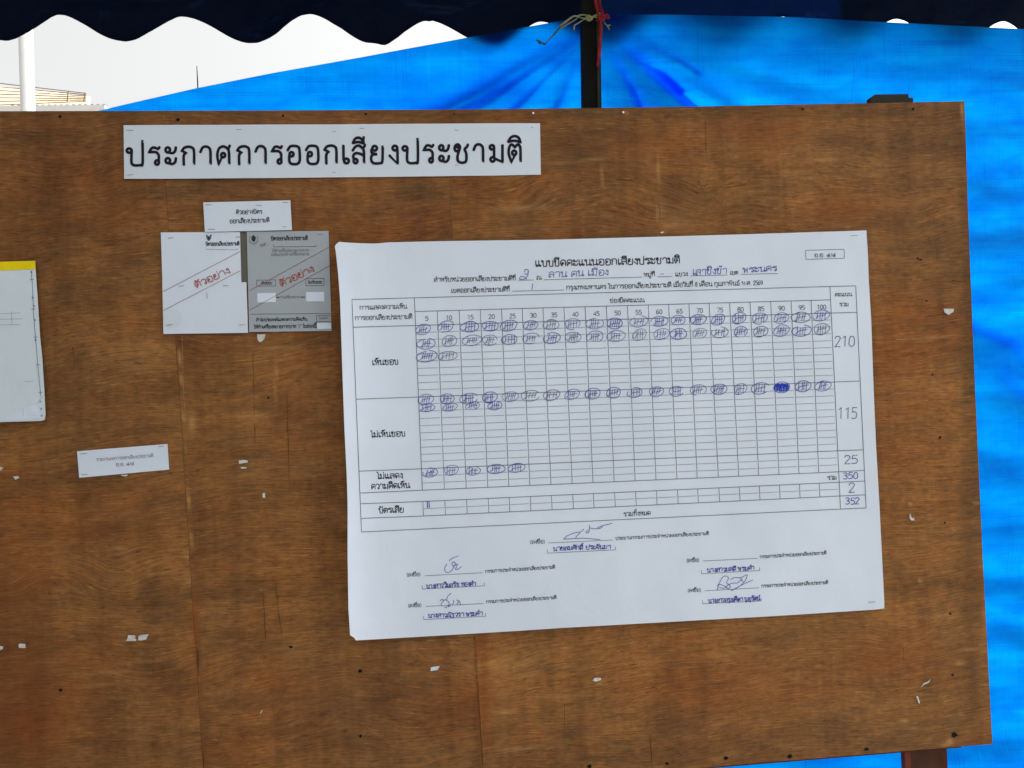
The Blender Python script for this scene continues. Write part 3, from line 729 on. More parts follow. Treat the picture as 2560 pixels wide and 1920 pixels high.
ik = Ink(wsh); ik.line(406.5, 729.6, 599.3, 629.3, 1.1, 10); ik.line(407.8, 776.5, 601, 676.5, 1.1, 10); ik.build('diagonal_band_line', M['redline'])
ik = Ink(wsh, .0005); write(ik, 'ตัวอย่าง', 490, 721, 575, 682.5, 13.5, 1.9, 4); ik.build('sample_stamp', M['red'])
ik = Ink(shw2); ik.fan([(432 + 23*math.cos(k*math.pi/14), 796 + 23*math.sin(k*math.pi/14)) for k in range(28)]); ik.build('watermark_disc', M['wmark'])
ik = Ink(shw2, .0005); ik.poly([(517, 732), (517.6, 747)], 1.4); ik.build('pen_tick', M['inkgrey'])
staples(wb, wsh, [(426,594.5,12,-.3),(594,592,10,.02),(453,715,12,-.1),(564,714,13,.05),(424.6,812,14,-.15),(604,812,14,-.03)], .0016)

# dark strip between them
st_ = thing('paper_strip', 'narrow dark grey green paper strip showing between the two sample ballots', 'paper strip', hit(610, 710, 0))
simple(st_, [(594, 580), (640, 579), (640, 716), (597, 718)], .0006, .0005, 71, 'paperdark', 'strip', 3, 6)

# ---- 4 grey sample ballot
gb = thing('sample_ballot', 'grey sample ballot sheet with printed boxes and red diagonal band', 'ballot paper', hit(725, 828, 0))
shg = simple(gb, [(617, 579), (821.5, 577), (829, 827), (623, 830)], .0026, .0022, 81, 'papergrey', 'sheet', 14, 16)
text(shg, 'บัตรออกเสียงประชามติ', 677.7, 601, 769, 599.5, 7.8, 1.3)
text(shg, 'ชุดที่ 1', 650, 616, 671, 615, 5.5, .9, 'inkgrey')
text(shg, 'ให้ทำเครื่องหมายกากบาท', 680, 630.5, 772, 629, 6, .9, 'inkgrey', 2); text(shg, 'ลงในช่องทำเครื่องหมาย', 678, 640, 773, 638.5, 6, .9, 'inkgrey', 2)
ik = Ink(shg)
for a in ((684,611,684,617),(684,617,790,616),(790,616,790,611)): ik.line(*a, .8)
for (x0, y0, x1, y1) in ((641.7, 700.5, 689, 714.7), (764.7, 696.6, 810, 713.6)):
    ik.line(x0, y0, x1, y0 - .8, .9); ik.line(x1, y0 - .8, x1 + .4, y1, .9); ik.line(x1, y1, x0 + .4, y1 + .8, .9); ik.line(x0, y1 + .8, x0, y0, .9)
ik.line(626.5, 785.5, 827, 783.5, .9); ik.line(791, 789, 791.5, 822, .9); ik.line(791, 789, 827, 788.5, .9); ik.line(792, 804.5, 827.5, 804, 1.2)
ik.line(690, 743.6, 699, 743.4, 2.2); ik.line(752, 742.8, 762, 742.4, 2.2)
tag(ik.build('printed_frames', M['inksoft']), kind='stuff')
ik = Ink(shg, .0004); ik.quad([(643, 732.8), (689.5, 732), (690, 755.4), (643.5, 756.2)]); ik.build('mark_box', M['paper'])
ik = Ink(shg, .0004); ik.quad([(765, 730), (810, 729.6), (810.6, 753.4), (765.5, 754)]); ik.build('mark_box', M['paper'])
ik = Ink(shg, .0004); ik.quad([(792.3, 807.5), (827.6, 807), (828, 821.6), (792.6, 822.4)]); ik.build('mark_box', M['paper'])
text(shg, 'เห็นชอบ', 652, 711.5, 680, 710.8, 6, 1.0, 'inksoft'); text(shg, 'ไม่เห็นชอบ', 770, 709, 805, 708.5, 6, 1.0, 'inksoft')
text(shg, 'ทำเครื่องหมาย', 701, 746, 750, 745, 5, .8, 'inkgrey', 2)
text(shg, 'ถ้าไม่ประสงค์แสดงความคิดเห็น', 640, 803.5, 768, 801.5, 6.5, 1.2, 'inksoft'); text(shg, 'ให้ทำเครื่องหมายกากบาท “X“ ในช่องนี้', 635, 821.5, 790, 819, 7, 1.3, 'inksoft')
text(shg, 'ไม่แสดง', 797, 798, 820, 797.5, 5, .9, 'inkgrey', 2)
ik = Ink(shg); ik.poly([(634 + 10.5*math.cos(t), 597 + 11*math.sin(t)) for t in [k*math.pi/10 for k in range(-2, 13)]], 1.4)
ik.poly([(634 + 13*math.cos(t), 598 + 13*math.sin(t)) for t in [k*math.pi/10 for k in range(1, 10)]], .8); ik.build('emblem', M['inkgrey'])
ik = Ink(shg, .0005); ik.fan([(634, 587.5), (640, 594), (638, 601), (634, 605), (629, 600), (628.5, 592)]); ik.build('emblem', M['inksoft'])
ik = Ink(shg, .0006); ik.line(623.4, 726.9, 822.4, 618, 1.1, 10); ik.line(623.8, 775.4, 824, 664, 1.1, 10); ik.build('diagonal_band_line', M['redline'])
ik = Ink(shg, .0008); write(ik, 'ตัวอย่าง', 703, 717.5, 785, 678, 13.5, 1.9, 4); ik.build('sample_stamp', M['red'])
staples(gb, shg, [(800, 586, 14, -.1)])

# ---- 5 document in a yellow-topped sleeve at the left edge
dl_ = thing('document_sleeve', 'pale document in clear sleeve with yellow top band, at left edge', 'document', hit(-60, 1050, 0))
RE = [(88, 652), (89, 674), (95, 760), (100, 840), (106, 900), (111, 980), (114.5, 1052)]
def slr(x, y): return .004 + .007 * fbm(x / 80, y / 90, 91, 3) + .006 * sm(960, 1050, y) * sm(120, -60, x)
shs = Sheet(dl_, [(-330, 664), (-100, 660), (0, 656.5), (88, 651.5)], [(-330, 1066), (-100, 1058), (0, 1054.5), (114.5, 1051)], [(-330, 664), (-330, 1066)], RE, .002, slr, M['sleeve'], 'sleeve', 30, 26, corner={'rb': (-3, -2)})
ik = Ink(shs, .0007); ik.quad([(-328, 664), (87.5, 651.8), (88.6, 672.5), (-328, 691)], 14); ik.build('yellow_band', M['yellow'])
ik = Ink(shs, .0007)
for a, b in (((78, 676), (81, 715)), ((81, 715), (84, 790)), ((84, 790), (90, 860)), ((90, 860), (96, 930)), ((96, 930), (102, 990))): ik.line(*a, *b, 1.0, 12)
for x, y in ((79, 699), (83, 773), (89, 843), (95, 912), (102, 981)): ik.line(x - 5, y, x + 5, y - .5, 1.1)
for x, y in ((78.5, 680), (82, 744), (85, 765), (87, 800), (89, 850), (101, 1004), (103, 1022), (104, 1039)): ik.poly([(x + 2*math.cos(k), y + 2*math.sin(k)) for k in range(6)], 1.0, True)
tag(ik.build('measuring_scale', M['penlight']), kind='stuff')
ik = Ink(shs, .0007)
for y0, y1, xe in ((785, 782, 53), (798, 797, 57), (812, 811, 50)): ik.line(-40, y0 + 1, xe, y1, .9)
ik.line(28, 778, 30, 811, .9); ik.line(62, 954, 84, 953, 1.0); ik.line(92, 1010, 106, 990, .8); ik.line(57, 1020, 58, 1042, .8)
tag(ik.build('faint_table', M['inkfaint']), kind='stuff')
ik = Ink(shs, .0006); ik.quad([(22, 1040), (92, 1008), (104, 1047), (0, 1051)], 5); ik.build('folded_corner', M['paper'])

# ---- 6 small slip lower left
sl = thing('paper_slip', 'small tilted white slip with faint grey print on the lower left of the board', 'paper label', hit(310, 1184, 0))
shl = simple(sl, [(192.5, 1128), (418.7, 1110), (423, 1174), (198, 1194.5)], .0016, .002, 95, 'paper', 'sheet', 10, 5)
text(shl, 'รายงานผลการออกเสียงประชามติ', 241, 1153, 383, 1142.5, 6.5, 1.1, 'inkfaint'); text(shl, 'อ.อ. ๔/๖'.replace('๖', '๕'), 290, 1165.5, 335, 1162.5, 7, 1.2, 'inkgrey')
staples(sl, shl, [(209, 1134.5, 16, -.08), (211, 1186, 15, -.06), (403, 1116, 14, -.06), (408, 1177, 12, -.06)])

# ---- 7 the large tally sheet
ts = thing('tally_sheet', 'large white vote tally sheet with ruled table and circled blue tally marks', 'tally sheet', hit(1530, 1560, 0))
S_TOP = [(834, 603), (867, 606.5), (900, 608), (937, 609), (970, 606), (1092, 603), (1380, 599), (1600, 593), (1850, 586), (2166, 576)]
S_BOT = [(876, 1602), (1100, 1589), (1300, 1577), (1403, 1570), (1690, 1554), (1850, 1545), (1940, 1540), (2190, 1524), (2211.5, 1521)]
S_LEFT = [(834, 603), (839, 625), (845, 682), (850, 745), (857, 960), (861, 1072), (867, 1192), (869, 1260), (869, 1385), (871, 1522), (876, 1602)]
S_RIGHT = [(2166, 576), (2170, 640), (2172, 700), (2178, 800), (2184, 970), (2190, 1110), (2198, 1250), (2205, 1390), (2211.5, 1521)]
def rts(x, y):
    dl = x - (845 + (y - 600) * .035)
    e = .036 * math.exp(-dl / 60.0) * (.55 + .45 * sm(600, 760, y))                       # left edge curls off the board
    w = .010 * fbm(x / 240, y / 300, 101, 3) + .0035 * fbm(x / 90, y / 120, 105, 3)
    fold = .0022 * math.exp(-abs(y - (1090 - .045 * (x - 1500))) / 22.0)                   # soft fold across the middle
    tl = .010 * math.exp(-(((x - 836) / 40) ** 2 + ((y - 605) / 34) ** 2))
    br = .004 * math.exp(-(((x - 2211) / 60) ** 2 + ((y - 1521) / 50) ** 2))
    cr = .0016 * math.exp(-(((x - 905) / 28) ** 2 + ((y - 1570) / 12) ** 2)) + .002 * math.exp(-(((x - 905) / 14) ** 2 + ((y - 680) / 60) ** 2))
    return e + w + fold + tl + br + cr
shT = Sheet(ts, S_TOP, S_BOT, S_LEFT, S_RIGHT, .0022, rts, M['paper'], 'sheet', 96, 72, corner={'lt': (6, 8), 'lb': (9, -8), 'rb': (-1, 0)})
HX = [1037.5,1093.3,1148,1201,1254,1305.7,1357.5,1410,1463,1516,1568.7,1621,1671.7,1722.5,1773,1824.2,1875.5,1927,1978,2028,2076.7]
DX = [1056,1111,1165.5,1219.5,1272,1324.7,1377.5,1430.7,1482.5,1535.5,1588,1640,1692.5,1743,1796,1847,1897,1947.5,1997.5,2047,2097]
# horizontal lines: y at column 0 and at column 20
YH0, YH1 = (778.7, 749.5), (813.7, 782.5)
YB, YC, YD, YE, YF, YG = (992.5, 955), (1172, 1127), (1225.5, 1179.5), (1253.7, 1205.7), (1290, 1240), (1324.5, 1272)
def cell(k, yl):
    """point where column line k meets the horizontal line yl=(left,right)"""
    t = k / 20.0; tt = (HX[min(20, int(k))] - HX[0]) / (HX[20] - HX[0]) if k == int(k) else t
    y = yl[0] + (yl[1] - yl[0]) * tt
    y0 = YH0[0] + (YH0[1] - YH0[0]) * tt; y1 = YD[0] + (YD[1] - YD[0]) * tt
    i = min(19, int(k)); f = k - i
    hx = HX[i] * (1 - f) + HX[i+1] * f; dx = DX[i] * (1 - f) + DX[i+1] * f
    return hx + (dx - hx) * (y - y0) / (y1 - y0), y
ik = Ink(shT, .0003); RW = 1.45
def L2(p, q, w=RW): ik.line(p[0], p[1], q[0], q[1], w, 26)
TL, TR, BR, BL = (880, 748.7), (2139.5, 714.5), (2165.5, 1269.8), (903.8, 1330)
def midline(p, q, t): return (p[0] + (q[0]-p[0])*t, p[1] + (q[1]-p[1])*t)
L2(TL, midline(TL, TR, .5)); L2(midline(TL, TR, .5), TR); L2(TR, BR); L2(BR, BL); L2(BL, TL)
leftx = lambda y: 880 + (y - 748.7) * (903.8 - 880) / (1330 - 748.7)
rightx = lambda y: 2139.5 + (y - 714.5) * (2165.5 - 2139.5) / (1269.8 - 714.5)
def hrow(yl, left_y=None, right_y=None, w=RW):
    pts = [cell(k, yl) for k in (0, 5, 10, 15, 20)]
    if left_y: L2((leftx(left_y), left_y), pts[0], w)
    for a, b in zip(pts, pts[1:]): L2(a, b, w)
    if right_y: L2(pts[-1], (rightx(right_y), right_y), w)
hrow(YH0); hrow(YH1, 818, 780.7); hrow(YB, 998, 952.5); hrow(YC, 1178, 1124.5); hrow(YD, 1232.5, 1176); hrow(YE, 1259.5, 1202.5); hrow(YF, 1296, 1237)
for k in range(21):
    if k in (0, 20): L2(cell(k, (744.5, 716.3)), cell(k, YG) if k == 20 else cell(k, YD)); 
    else: L2(cell(k, YH0), cell(k, YD), RW * .9)
    if k != 20: L2(cell(k, YE), cell(k, YF), RW * .9)
ik.build('ruled_table', M['rule'])
ik = Ink(shT, .00027)
def sub(ya, yb, n):
    for j in range(1, n):
        f = j / n; yl = (ya[0] + (yb[0]-ya[0])*f, ya[1] + (yb[1]-ya[1])*f)
        for k in range(20):
            a, b = cell(k, yl), cell(k+1, yl); ik.line(a[0] + 1.2, a[1], b[0] - 3.4, b[1], 1.2, 13)
sub(YH1, YB, 10); sub(YB, YC, 10); sub(YC, YD, 3); sub(YE, YF, 2); tag(ik.build('thin_ruling', M['rulethin']), kind='stuff')
# printed words
text(shT, 'แบบขีดคะแนนออกเสียงประชามติ', 1338, 666.5, 1699, 658.2, 14.8, 2.35, 'ink', 4)
text(shT, 'สำหรับหน่วยออกเสียงประชามติที่', 1085, 704.5, 1289, 701, 9.4, 1.35); text(shT, 'ณ', 1341, 699, 1353, 698.6, 9, 1.35)
text(shT, 'หมู่ที่', 1610, 692, 1637, 691, 9, 1.35); text(shT, 'แขวง', 1688, 691, 1719, 690, 9, 1.35); text(shT, 'เขต', 1825, 687, 1845, 686.5, 9, 1.35)
text(shT, 'เขตออกเสียงประชามติที่', 1128, 732, 1274, 728.6, 9.4, 1.35)
text(shT, 'กรุงเทพมหานคร ในการออกเสียงประชามติ เมื่อวันที่ 8 เดือน กุมภาพันธ์ พ.ศ. 2569', 1416, 724.5, 1906, 712, 9.4, 1.35)
text(shT, 'ช่องขีดคะแนน', 1525, 757, 1611, 755, 9, 1.3)
text(shT, 'การแสดงความเห็น', 899, 774.5, 1017, 771.2, 9.4, 1.3); text(shT, 'การออกเสียงประชามติ', 888, 800.5, 1030, 797, 9.4, 1.3)
text(shT, 'เห็นชอบ', 930.5, 913, 995, 911, 12.2, 1.9, 'ink'); text(shT, 'ไม่เห็นชอบ', 927, 1093.7, 1012.5, 1090.5, 12.2, 1.9, 'ink')
text(shT, 'ไม่แสดง', 942.5, 1197.5, 1006, 1195.2, 12.2, 1.9, 'ink'); text(shT, 'ความคิดเห็น', 928, 1223, 1024, 1219.5, 12.2, 1.9, 'ink')
text(shT, 'บัตรเสีย', 947, 1283, 1009, 1280.8, 12.2, 1.9, 'ink')
text(shT, 'คะแนน', 2087.5, 741, 2129.5, 740, 8, 1.25); text(shT, 'รวม', 2099, 766, 2121, 765.5, 8.6, 1.25); text(shT, 'รวม', 2069, 1199.8, 2091, 1198.8, 9, 1.4)
text(shT, 'รวมทั้งหมด', 1559, 1291, 1626, 1287.5, 9.4, 1.4)
text(shT, 'อ.อ. ๔/๕', 2036, 642.8, 2089, 641.6, 8, 1.3)
ik = Ink(shT)
for a, b in (((2014, 626), (2110.5, 623)), ((2110.5, 623), (2111, 645.5)), ((2111, 645.5), (2015, 648.5)), ((2015, 648.5), (2014, 626))): ik.line(*a, *b, 1.2)
ik.build('form_code_box', M['rule'])
for a in ((1295,700.5,1335,700),(1359,699.5,1605.5,692.5),(1643,692,1680,691),(1726,689.7,1819,687.5),(1852,686,1945,683.7),(1280,728,1410,725)):
    ik = Ink(shT); ik.line(*a, 1.2); ik.build('form_rule', M['rule'])
for k in range(20):
    s = str(5 * (k + 1)); y = 801.5 + (773 - 801.5) * k / 19; c = (HX[k] + HX[k+1]) / 2 + 1; w = 7.2 * len(s)
    text(shT, s, c - w/2, y, c + w/2, y - .2, 9.6, 1.3, 'inksoft', 3, 'column_number')
# tally marks: four uprights, a strike and a ring
def tally(cx, cy, w=38, h=27, mat='pen', filled=False):
    ik = Ink(shT, .0008); w *= R.uniform(.9, 1.1); h *= R.uniform(.9, 1.08); sw = 1.3
    ik.k = R.randrange(10)
    sw *= R.uniform(.85, 1.2); lean = R.uniform(.3, 3.2); sp = R.uniform(.13, .175); cx += R.uniform(-2, 2); cy += R.uniform(-1.2, 1.2); k5 = R.choice([4, 4, 4, 5])
    for i in range(k5):
        x = cx - w*.24 + i * w*sp * 4 / k5 + R.uniform(-1.3, 1.3); l = h * R.uniform(.22, .40); o = R.uniform(-1.5, 1.5)
        ik.poly([(x + lean, cy - l + o), (x + R.uniform(-.6, .9), cy + o), (x - lean * .6, cy + l + o)], sw)
    ik.poly(smooth([(cx - w*.36, cy + h*.26), (cx - w*.24, cy + h*.18), (cx - w*.2, cy + 1), (cx + w*.02, cy + R.uniform(-2, 1)), (cx + w*.32, cy - R.uniform(0, 4))]), sw)
    t0 = R.uniform(0, 6.28); ex = R.uniform(.88, 1.1); n = 22; ov = R.randrange(-3, 6); q1, q2, tl_ = R.uniform(.02, .10), R.uniform(.0, .06), R.uniform(.02, .28)
    ik.poly([(cx + w*.5*ex*math.cos(t0 + 2*math.pi*i/n) * (1 + q1*math.sin(2*i/n*6.28 + t0) + q2*math.sin(3*i/n*6.28)) * (1 + .012*i/5),
              cy + h*.5*math.sin(t0 + 2*math.pi*i/n) * (1 - .004*i) - tl_ * h*.5*math.cos(t0 + 2*math.pi*i/n)) for i in range(n + ov)], sw)
    if filled:
        pts = []
        for i in range(26): pts.append((cx - w*.40 + w*.8*i/25 + R.uniform(-1, 1), cy + h*.36*(1 if i % 2 else -1) * math.sqrt(max(.1, 1 - ((i - 12.5)/14)**2)) + R.uniform(-1, 1)))
        ik.mb.add([], []); ik.poly(pts, 2.4)
    return ik.build('tally_mark', M['penfill' if filled else mat])
mats = ['pen', 'pen', 'penlight', 'pen2', 'pen']
r1x = [1059,1116,1175,1225,1272.5,1327,1379,1432.5,1487.5,1537.5,1596,1650,1695,1747.5,1797.5,1849,1901,1952.5,2002.5,2052.5]
r1y = [824,817.5,817,816,815,814,812.5,810,809,807.5,804,802.5,801,800,799,796,796,795,794,790]
for k in range(20):
    tally(r1x[k], r1y[k], mat='pen2' if k < 6 else R.choice(mats))
    tally(r1x[k] + 4 + (2 if k < 3 else -2), r1y[k] + 33 + (3 if k < 2 else 0), 40, 28, R.choice(['pen', 'penlight', 'pen']))
    xb = 1065 + (2056 - 1065) * k / 19 + (1 if k < 12 else 2); yb = 999 + (964 - 999) * k / 19
    tally(xb, yb, 40, 27, 'pen2' if k < 4 else R.choice(mats), filled=(k == 17))
tally(1067.5, 890, 48, 29); tally(1121, 889, 48, 26, 'penlight')
for x, y in ((1065, 1020), (1124, 1019), (1182.5, 1015), (1236, 1014)): tally(x, y, 36, 21, 'pen2')
for x, y in ((1074, 1181), (1130, 1176), (1185, 1176), (1239, 1172.5), (1291, 1170)): tally(x, y, 37, 25, 'pen')
ik = Ink(shT, .0008); ik.poly([(1068, 1254), (1069, 1270)], 2.2); ik.poly([(1072.5, 1254), (1073.5, 1269)], 2.2); ik.build('tally_mark', M['penfill'])
# totals written by hand
def num(s, x0, yb, x1, yt, mat='penlight', w=1.9):
    text(shT, s, x0, yb, x1, yb - 1.0, (yb - yt) / 1.12, w, mat, 5, 'written_total', jit=.5, slant=.06)
num('210', 2086, 867, 2134, 841); num('115', 2094, 1047.5, 2140, 1020); num('25', 2110, 1160, 2142, 1139); num('350', 2107, 1197.5, 2143, 1182, 'pen')
num('2', 2121, 1231, 2135, 1208, 'penlight'); num('352', 2113, 1261, 2147, 1245, 'pen2')
# handwriting on the form lines
HW = dict(name='handwriting', jit=.7, slant=.12)
text(shT, 'ลาน คน เมือง', 1371, 693, 1520, 688.5, 13.5, 1.5, 'pen', 4, **HW); text(shT, 'เสาชิงช้า', 1731, 688, 1816, 684, 14, 1.5, 'pen2', 4, **HW)
text(shT, 'พระนคร', 1856, 682, 1941, 677, 12, 1.6, 'pen2', 4, **HW)
ik = Ink(shT, .0005)
hand(ik, 830, 570, 4, "1930,440 1925,425 1940,413 1962,420 1962,450 1940,465 1928,450", 1.4); hand(ik, 830, 570, 4, "1962,430 1958,475 1930,505 1890,517 1876,500 1900,480 1930,492 1945,515", 1.4)
hand(ik, 830, 570, 4, "2006,555 2004,590 1997,620", 1.6); ik.poly([(1651, 685.5), (1660, 684.5)], 1.3)
ik.build('handwriting', M['pen'])
SIGS = [
 (1326, 1359.5, 1361, 1358, (1371,1357.5,1532,1350), (1539,1350,1772,1337.5), 'ประธานกรรมการประจำหน่วยออกเสียงประชามติ', (1382.5,1377,1526,1371.5), (1369,1383,1539,1374.5), 'นายสมศักดิ์ ปรมจันมา'),
 (1017.5, 1441.5, 1050, 1440, (1062,1439.5,1206,1432), (1213,1432.5,1387.5,1421.5), 'กรรมการประจำหน่วยออกเสียงประชามติ', (1065,1471,1189,1464.5), (1056,1472.5,1211,1464.5), 'นางสาววิมลรัช ทองคำ'),
 (1021, 1518.5, 1052.5, 1517, (1064.5,1516,1209,1509), (1215.5,1508.5,1391,1497.5), 'กรรมการประจำหน่วยออกเสียงประชามติ', (1069.5,1545,1206,1538.5), (1059.5,1549,1214,1540.5), 'นางสาวณัฐวรา พรมคำ'),
 (1717, 1405.5, 1747, 1404, (1758,1402.5,1894,1396), (1900,1396,2066,1386), 'กรรมการประจำหน่วยออกเสียงประชามติ', (1767.5,1431,1885,1425), (1754,1434.5,1899,1426.5), 'นางสาวมลฤดี พรมคำ'),
 (1720, 1480.5, 1751, 1479, (1762,1477,1897.5,1469.5), (1904,1469,2070,1460), 'กรรมการประจำหน่วยออกเสียงประชามติ', (1770.5,1507.5,1900,1501), (1757,1509.5,1903,1502.5), 'นางสาวอรุณศิตา บุญรัตน์')]
for (x0, y0, x1, y1, ln, tx, s, nm, br, who) in SIGS:
    text(shT, '(ลงชื่อ)', x0, y0, x1, y1, 7.4, 1.1, 'inksoft'); text(shT, s, *tx, 6.8, 1.05, 'inksoft', 2)
    ik = Ink(shT); ik.line(*ln, 1.1); ik.build('form_rule', M['rule'])
    ik = Ink(shT); ik.poly([(br[0]-1, br[1]-9), (br[0], br[1])] + [(br[0]+(br[2]-br[0])*t/6, br[1]+(br[3]-br[1])*t/6) for t in range(1, 7)] + [(br[2], br[3]-8)], 1.1); ik.build('name_bracket', M['rule'])
    text(shT, who, *nm, 9.2, 1.7, 'pen2', 3, **HW)
def sig(strokes, ox, oy):
    ik = Ink(shT, .0006)
    for s_ in strokes: hand(ik, ox, oy, 4, s_, 1.35)
    ik.build('signature', M['pen2'])
sig(["440,350 470,320 540,290 600,280 630,262 636,250", "600,290 575,315 555,340", "435,352 560,345 640,342 720,348 805,356", "695,212 690,280 668,290 662,278 685,262", "700,240 760,248 810,240 825,222", "775,238 830,215 880,205 925,190"], 1300, 1260)
sig(["1185,518 1120,545 1090,572", "1070,600 1048,640 1055,675 1085,685 1120,660 1150,610 1150,585 1130,580 1120,600 1135,620 1155,610 1175,600 1160,640 1155,655 1185,650 1218,622"], 850, 1260)
sig(["1000,970 1020,955 1035,970 1010,1000 1025,1020", "1030,965 1070,950 1075,925 1115,890", "1060,960 1090,985 1085,1030 1110,1000", "1045,1030 1060,1035 1075,1020", "1130,960 1140,975 1125,1010", "1165,960 1185,975 1165,1010", "1190,965 1200,985 1205,1010"], 850, 1260)
sig(["415,862 425,810 450,760 475,725 510,722 525,745 505,790 530,805 545,830 520,848 505,835 515,815 540,800", "415,815 445,805 470,815 500,830 470,843 430,830", "545,755 590,735 650,735 705,708 712,720 690,770 640,820 555,865", "540,800 580,790 610,790 640,770 665,745", "555,868 620,830 700,790 772,760", "640,745 655,760 675,780"], 1690, 1260)
staples(ts, shT, [(2135, 589, 18, -.08), (2180, 1505, 17, -.05), (878, 631, 12, 0, 'staplebright')])

class BoardFace:
    parent = board
    def at(s, x, y, e): return hit(x, y, -(.0009 + e))
bface = BoardFace()
def hair(pts, w, mat, name):
    ik = Ink(bface, -.0001); P = []
    for a, b in zip(pts, pts[1:]):
        n = max(1, int(math.hypot(b[0]-a[0], b[1]-a[1]) / 16))
        for i in range(n): P.append((a[0] + (b[0]-a[0])*i/n + R.uniform(-.8, .8), a[1] + (b[1]-a[1])*i/n + R.uniform(-.8, .8), R.uniform(.4, 1.4)))
    P.append((pts[-1][0], pts[-1][1], .4)); ik.poly(P, w * .72); ik.build(name, M[mat])
for pts, w in (([(632, 885), (634, 960), (636, 1040)], 1.3), ([(637, 1060), (638, 1110)], 1.6), ([(718, 985), (719, 1060), (722, 1160), (724, 1230)], 1.3), ([(182, 868), (184, 895)], 2.2), ([(186, 908), (184, 925)], 2.0),
        ([(1763, 300), (1766, 400)], 1.1), ([(656, 1460), (662, 1560), (664, 1600)], 1.4), ([(690, 1470), (700, 1560), (708, 1600)], 1.2), ([(640, 1454), (700, 1452), (660, 1453)], 1.0), ([(688, 1491), (760, 1490)], 1.6), ([(560, 1453), (658, 1452)], 1.3),
        ([(2259, 1620), (2259, 1660)], 1.2), ([(1745, 450), (1756, 470), (1761, 485)], 2.0), ([(1596, 496), (1612, 508)], 2.2), ([(1540, 448), (1590, 452)], 1.4), ([(1800, 470), (1850, 463), (1900, 457)], 1.3), ([(1185, 1590), (1192, 1700), (1200, 1800), (1207, 1915)], 1.4),
        ([(2380, 700), (2410, 706)], 1.6), ([(1625, 1835), (1630, 1915)], 1.6), ([(1411, 1760), (1412, 1850)], 1.2), ([(1690, 1580), (1760, 1571), (1840, 1567)], 1.3), ([(508, 1880), (509, 1918)], 2.0), ([(493, 1620), (497, 1690)], 2.0),
        ([(220, 355), (226, 362)], 3.0), ([(372, 1330), (378, 1290)], 1.4), ([(288, 1290), (291, 1300)], 2.0), ([(1040, 1620), (1070, 1650)], .9), ([(60, 1715), (150, 1705)], 1.1), ([(80, 865), (112, 858)], 1.5), ([(270, 853), (300, 846)], 1.6), ([(410, 835), (355, 830)], 1.0)):
    hair(pts, w, 'crack', 'crack')
for pts, w in (([(2240, 849), (2310, 846), (2388, 843)], 1.5), ([(1641, 512), (1643, 560)], 1.0), ([(1652, 508), (1655, 560)], 1.0), ([(1668, 300), (1668, 320)], 1.0), ([(1235, 1885), (1290, 1877), (1345, 1866)], 1.3), ([(1265, 1783), (1282, 1778)], 1.3), ([(2242, 1804), (2261, 1801)], 1.6), ([(2420, 1261), (2444, 1260)], 2.0), ([(2296, 1498), (2330, 1490)], 1.0),
        ([(2400, 1629), (2430, 1622)], 1.0), ([(2395, 1662), (2410, 1660)], 1.6), ([(455, 840), (458, 950), (463, 1040)], 1.5), ([(1400, 322), (1440, 318)], 1.0), ([(1460, 325), (1482, 326)], 1.4), ([(1390, 340), (1430, 338)], .9), ([(225, 1379), (320, 1373)], 1.4), ([(2270, 1823), (2292, 1822)], 1.3),
        ([(2040, 360), (2070, 359)], 1.0), ([(2060, 395), (2085, 394)], 1.0), ([(1990, 345), (2010, 344)], 1.2), ([(2140, 360), (2160, 360)], 1.0), ([(2240, 290), (2262, 290)], 1.0), ([(2120, 440), (2150, 438)], 1.0), ([(2180, 476), (2200, 475)], 1.0)):
    hair(pts, w, 'scratch', 'scratch')

# ------------------------------------------------------------------ torn scraps left on the board
def scrap(pts, label, mat='scrap', lift=.0022, cat='paper scrap', name='paper_scrap'):
    cx = sum(p[0] for p in pts)/len(pts); cy = sum(p[1] for p in pts)/len(pts)
    dense = []
    for a, b in zip(pts, pts[1:] + pts[:1]):
        dense += [a, ((a[0]+b[0])/2 + R.uniform(-.7, .7), (a[1]+b[1])/2 + R.uniform(-.7, .7))]
    f = [hit(x, y, -(.0014 + lift * R.random())) for x, y in dense][::-1]; c = hit(cx, cy, -.0022)
    n = len(f); back = [v + Vector((0, .0005, 0)) for v in f]
    vs = [c] + f + [c + Vector((0, .0004, 0))] + back
    fs = [(0, i+1, (i+1) % n+1) for i in range(n)] + [(n+1, n+2+(i+1) % n, n+2+i) for i in range(n)] + [(i+1, n+2+i, n+2+(i+1) % n, (i+1) % n+1) for i in range(n)]
    o = obj(name, vs, fs, M[mat], None, False, hit(cx, cy, 0)); tag(o, label, cat, 'torn scraps left on the board'); return o
scrap([(643,835.5),(663.6,835.5),(660,848),(651,856),(645.5,852),(643,843)], 'rounded torn white scrap just below the grey sample ballot')
scrap([(597,1151),(608,1149.5),(620,1152),(619,1156),(598,1160)], 'flat white torn scrap right of the tilted slip, upper of a close pair')
scrap([(601,1168),(609,1167),(618,1167.5),(616,1171),(603,1172)], 'thin white torn sliver directly below a wider scrap, right of the tilted slip')
scrap([(656.5,1232),(662.5,1232),(663,1245),(657,1244)], 'tiny upright white scrap standing alone left of the tally sheet')
scrap([(-6,1165),(0,1166),(9,1170),(2,1176),(-6,1178)], 'pointed white scrap cut by the left picture edge above the small scrap')
scrap([(32,1191),(45,1190),(48.5,1195),(38,1199.5)], 'small crumpled white scrap left of the tilted slip')
scrap([(302,1187),(318,1186),(319,1189),(313,1191.5),(304,1190)], 'white remnant peeking out under the tilted slip', lift=.0008)
scrap([(-8,1614),(0,1615),(8,1617),(7,1622),(-3,1626)], 'white scrap cut by the left picture edge near the lower left')
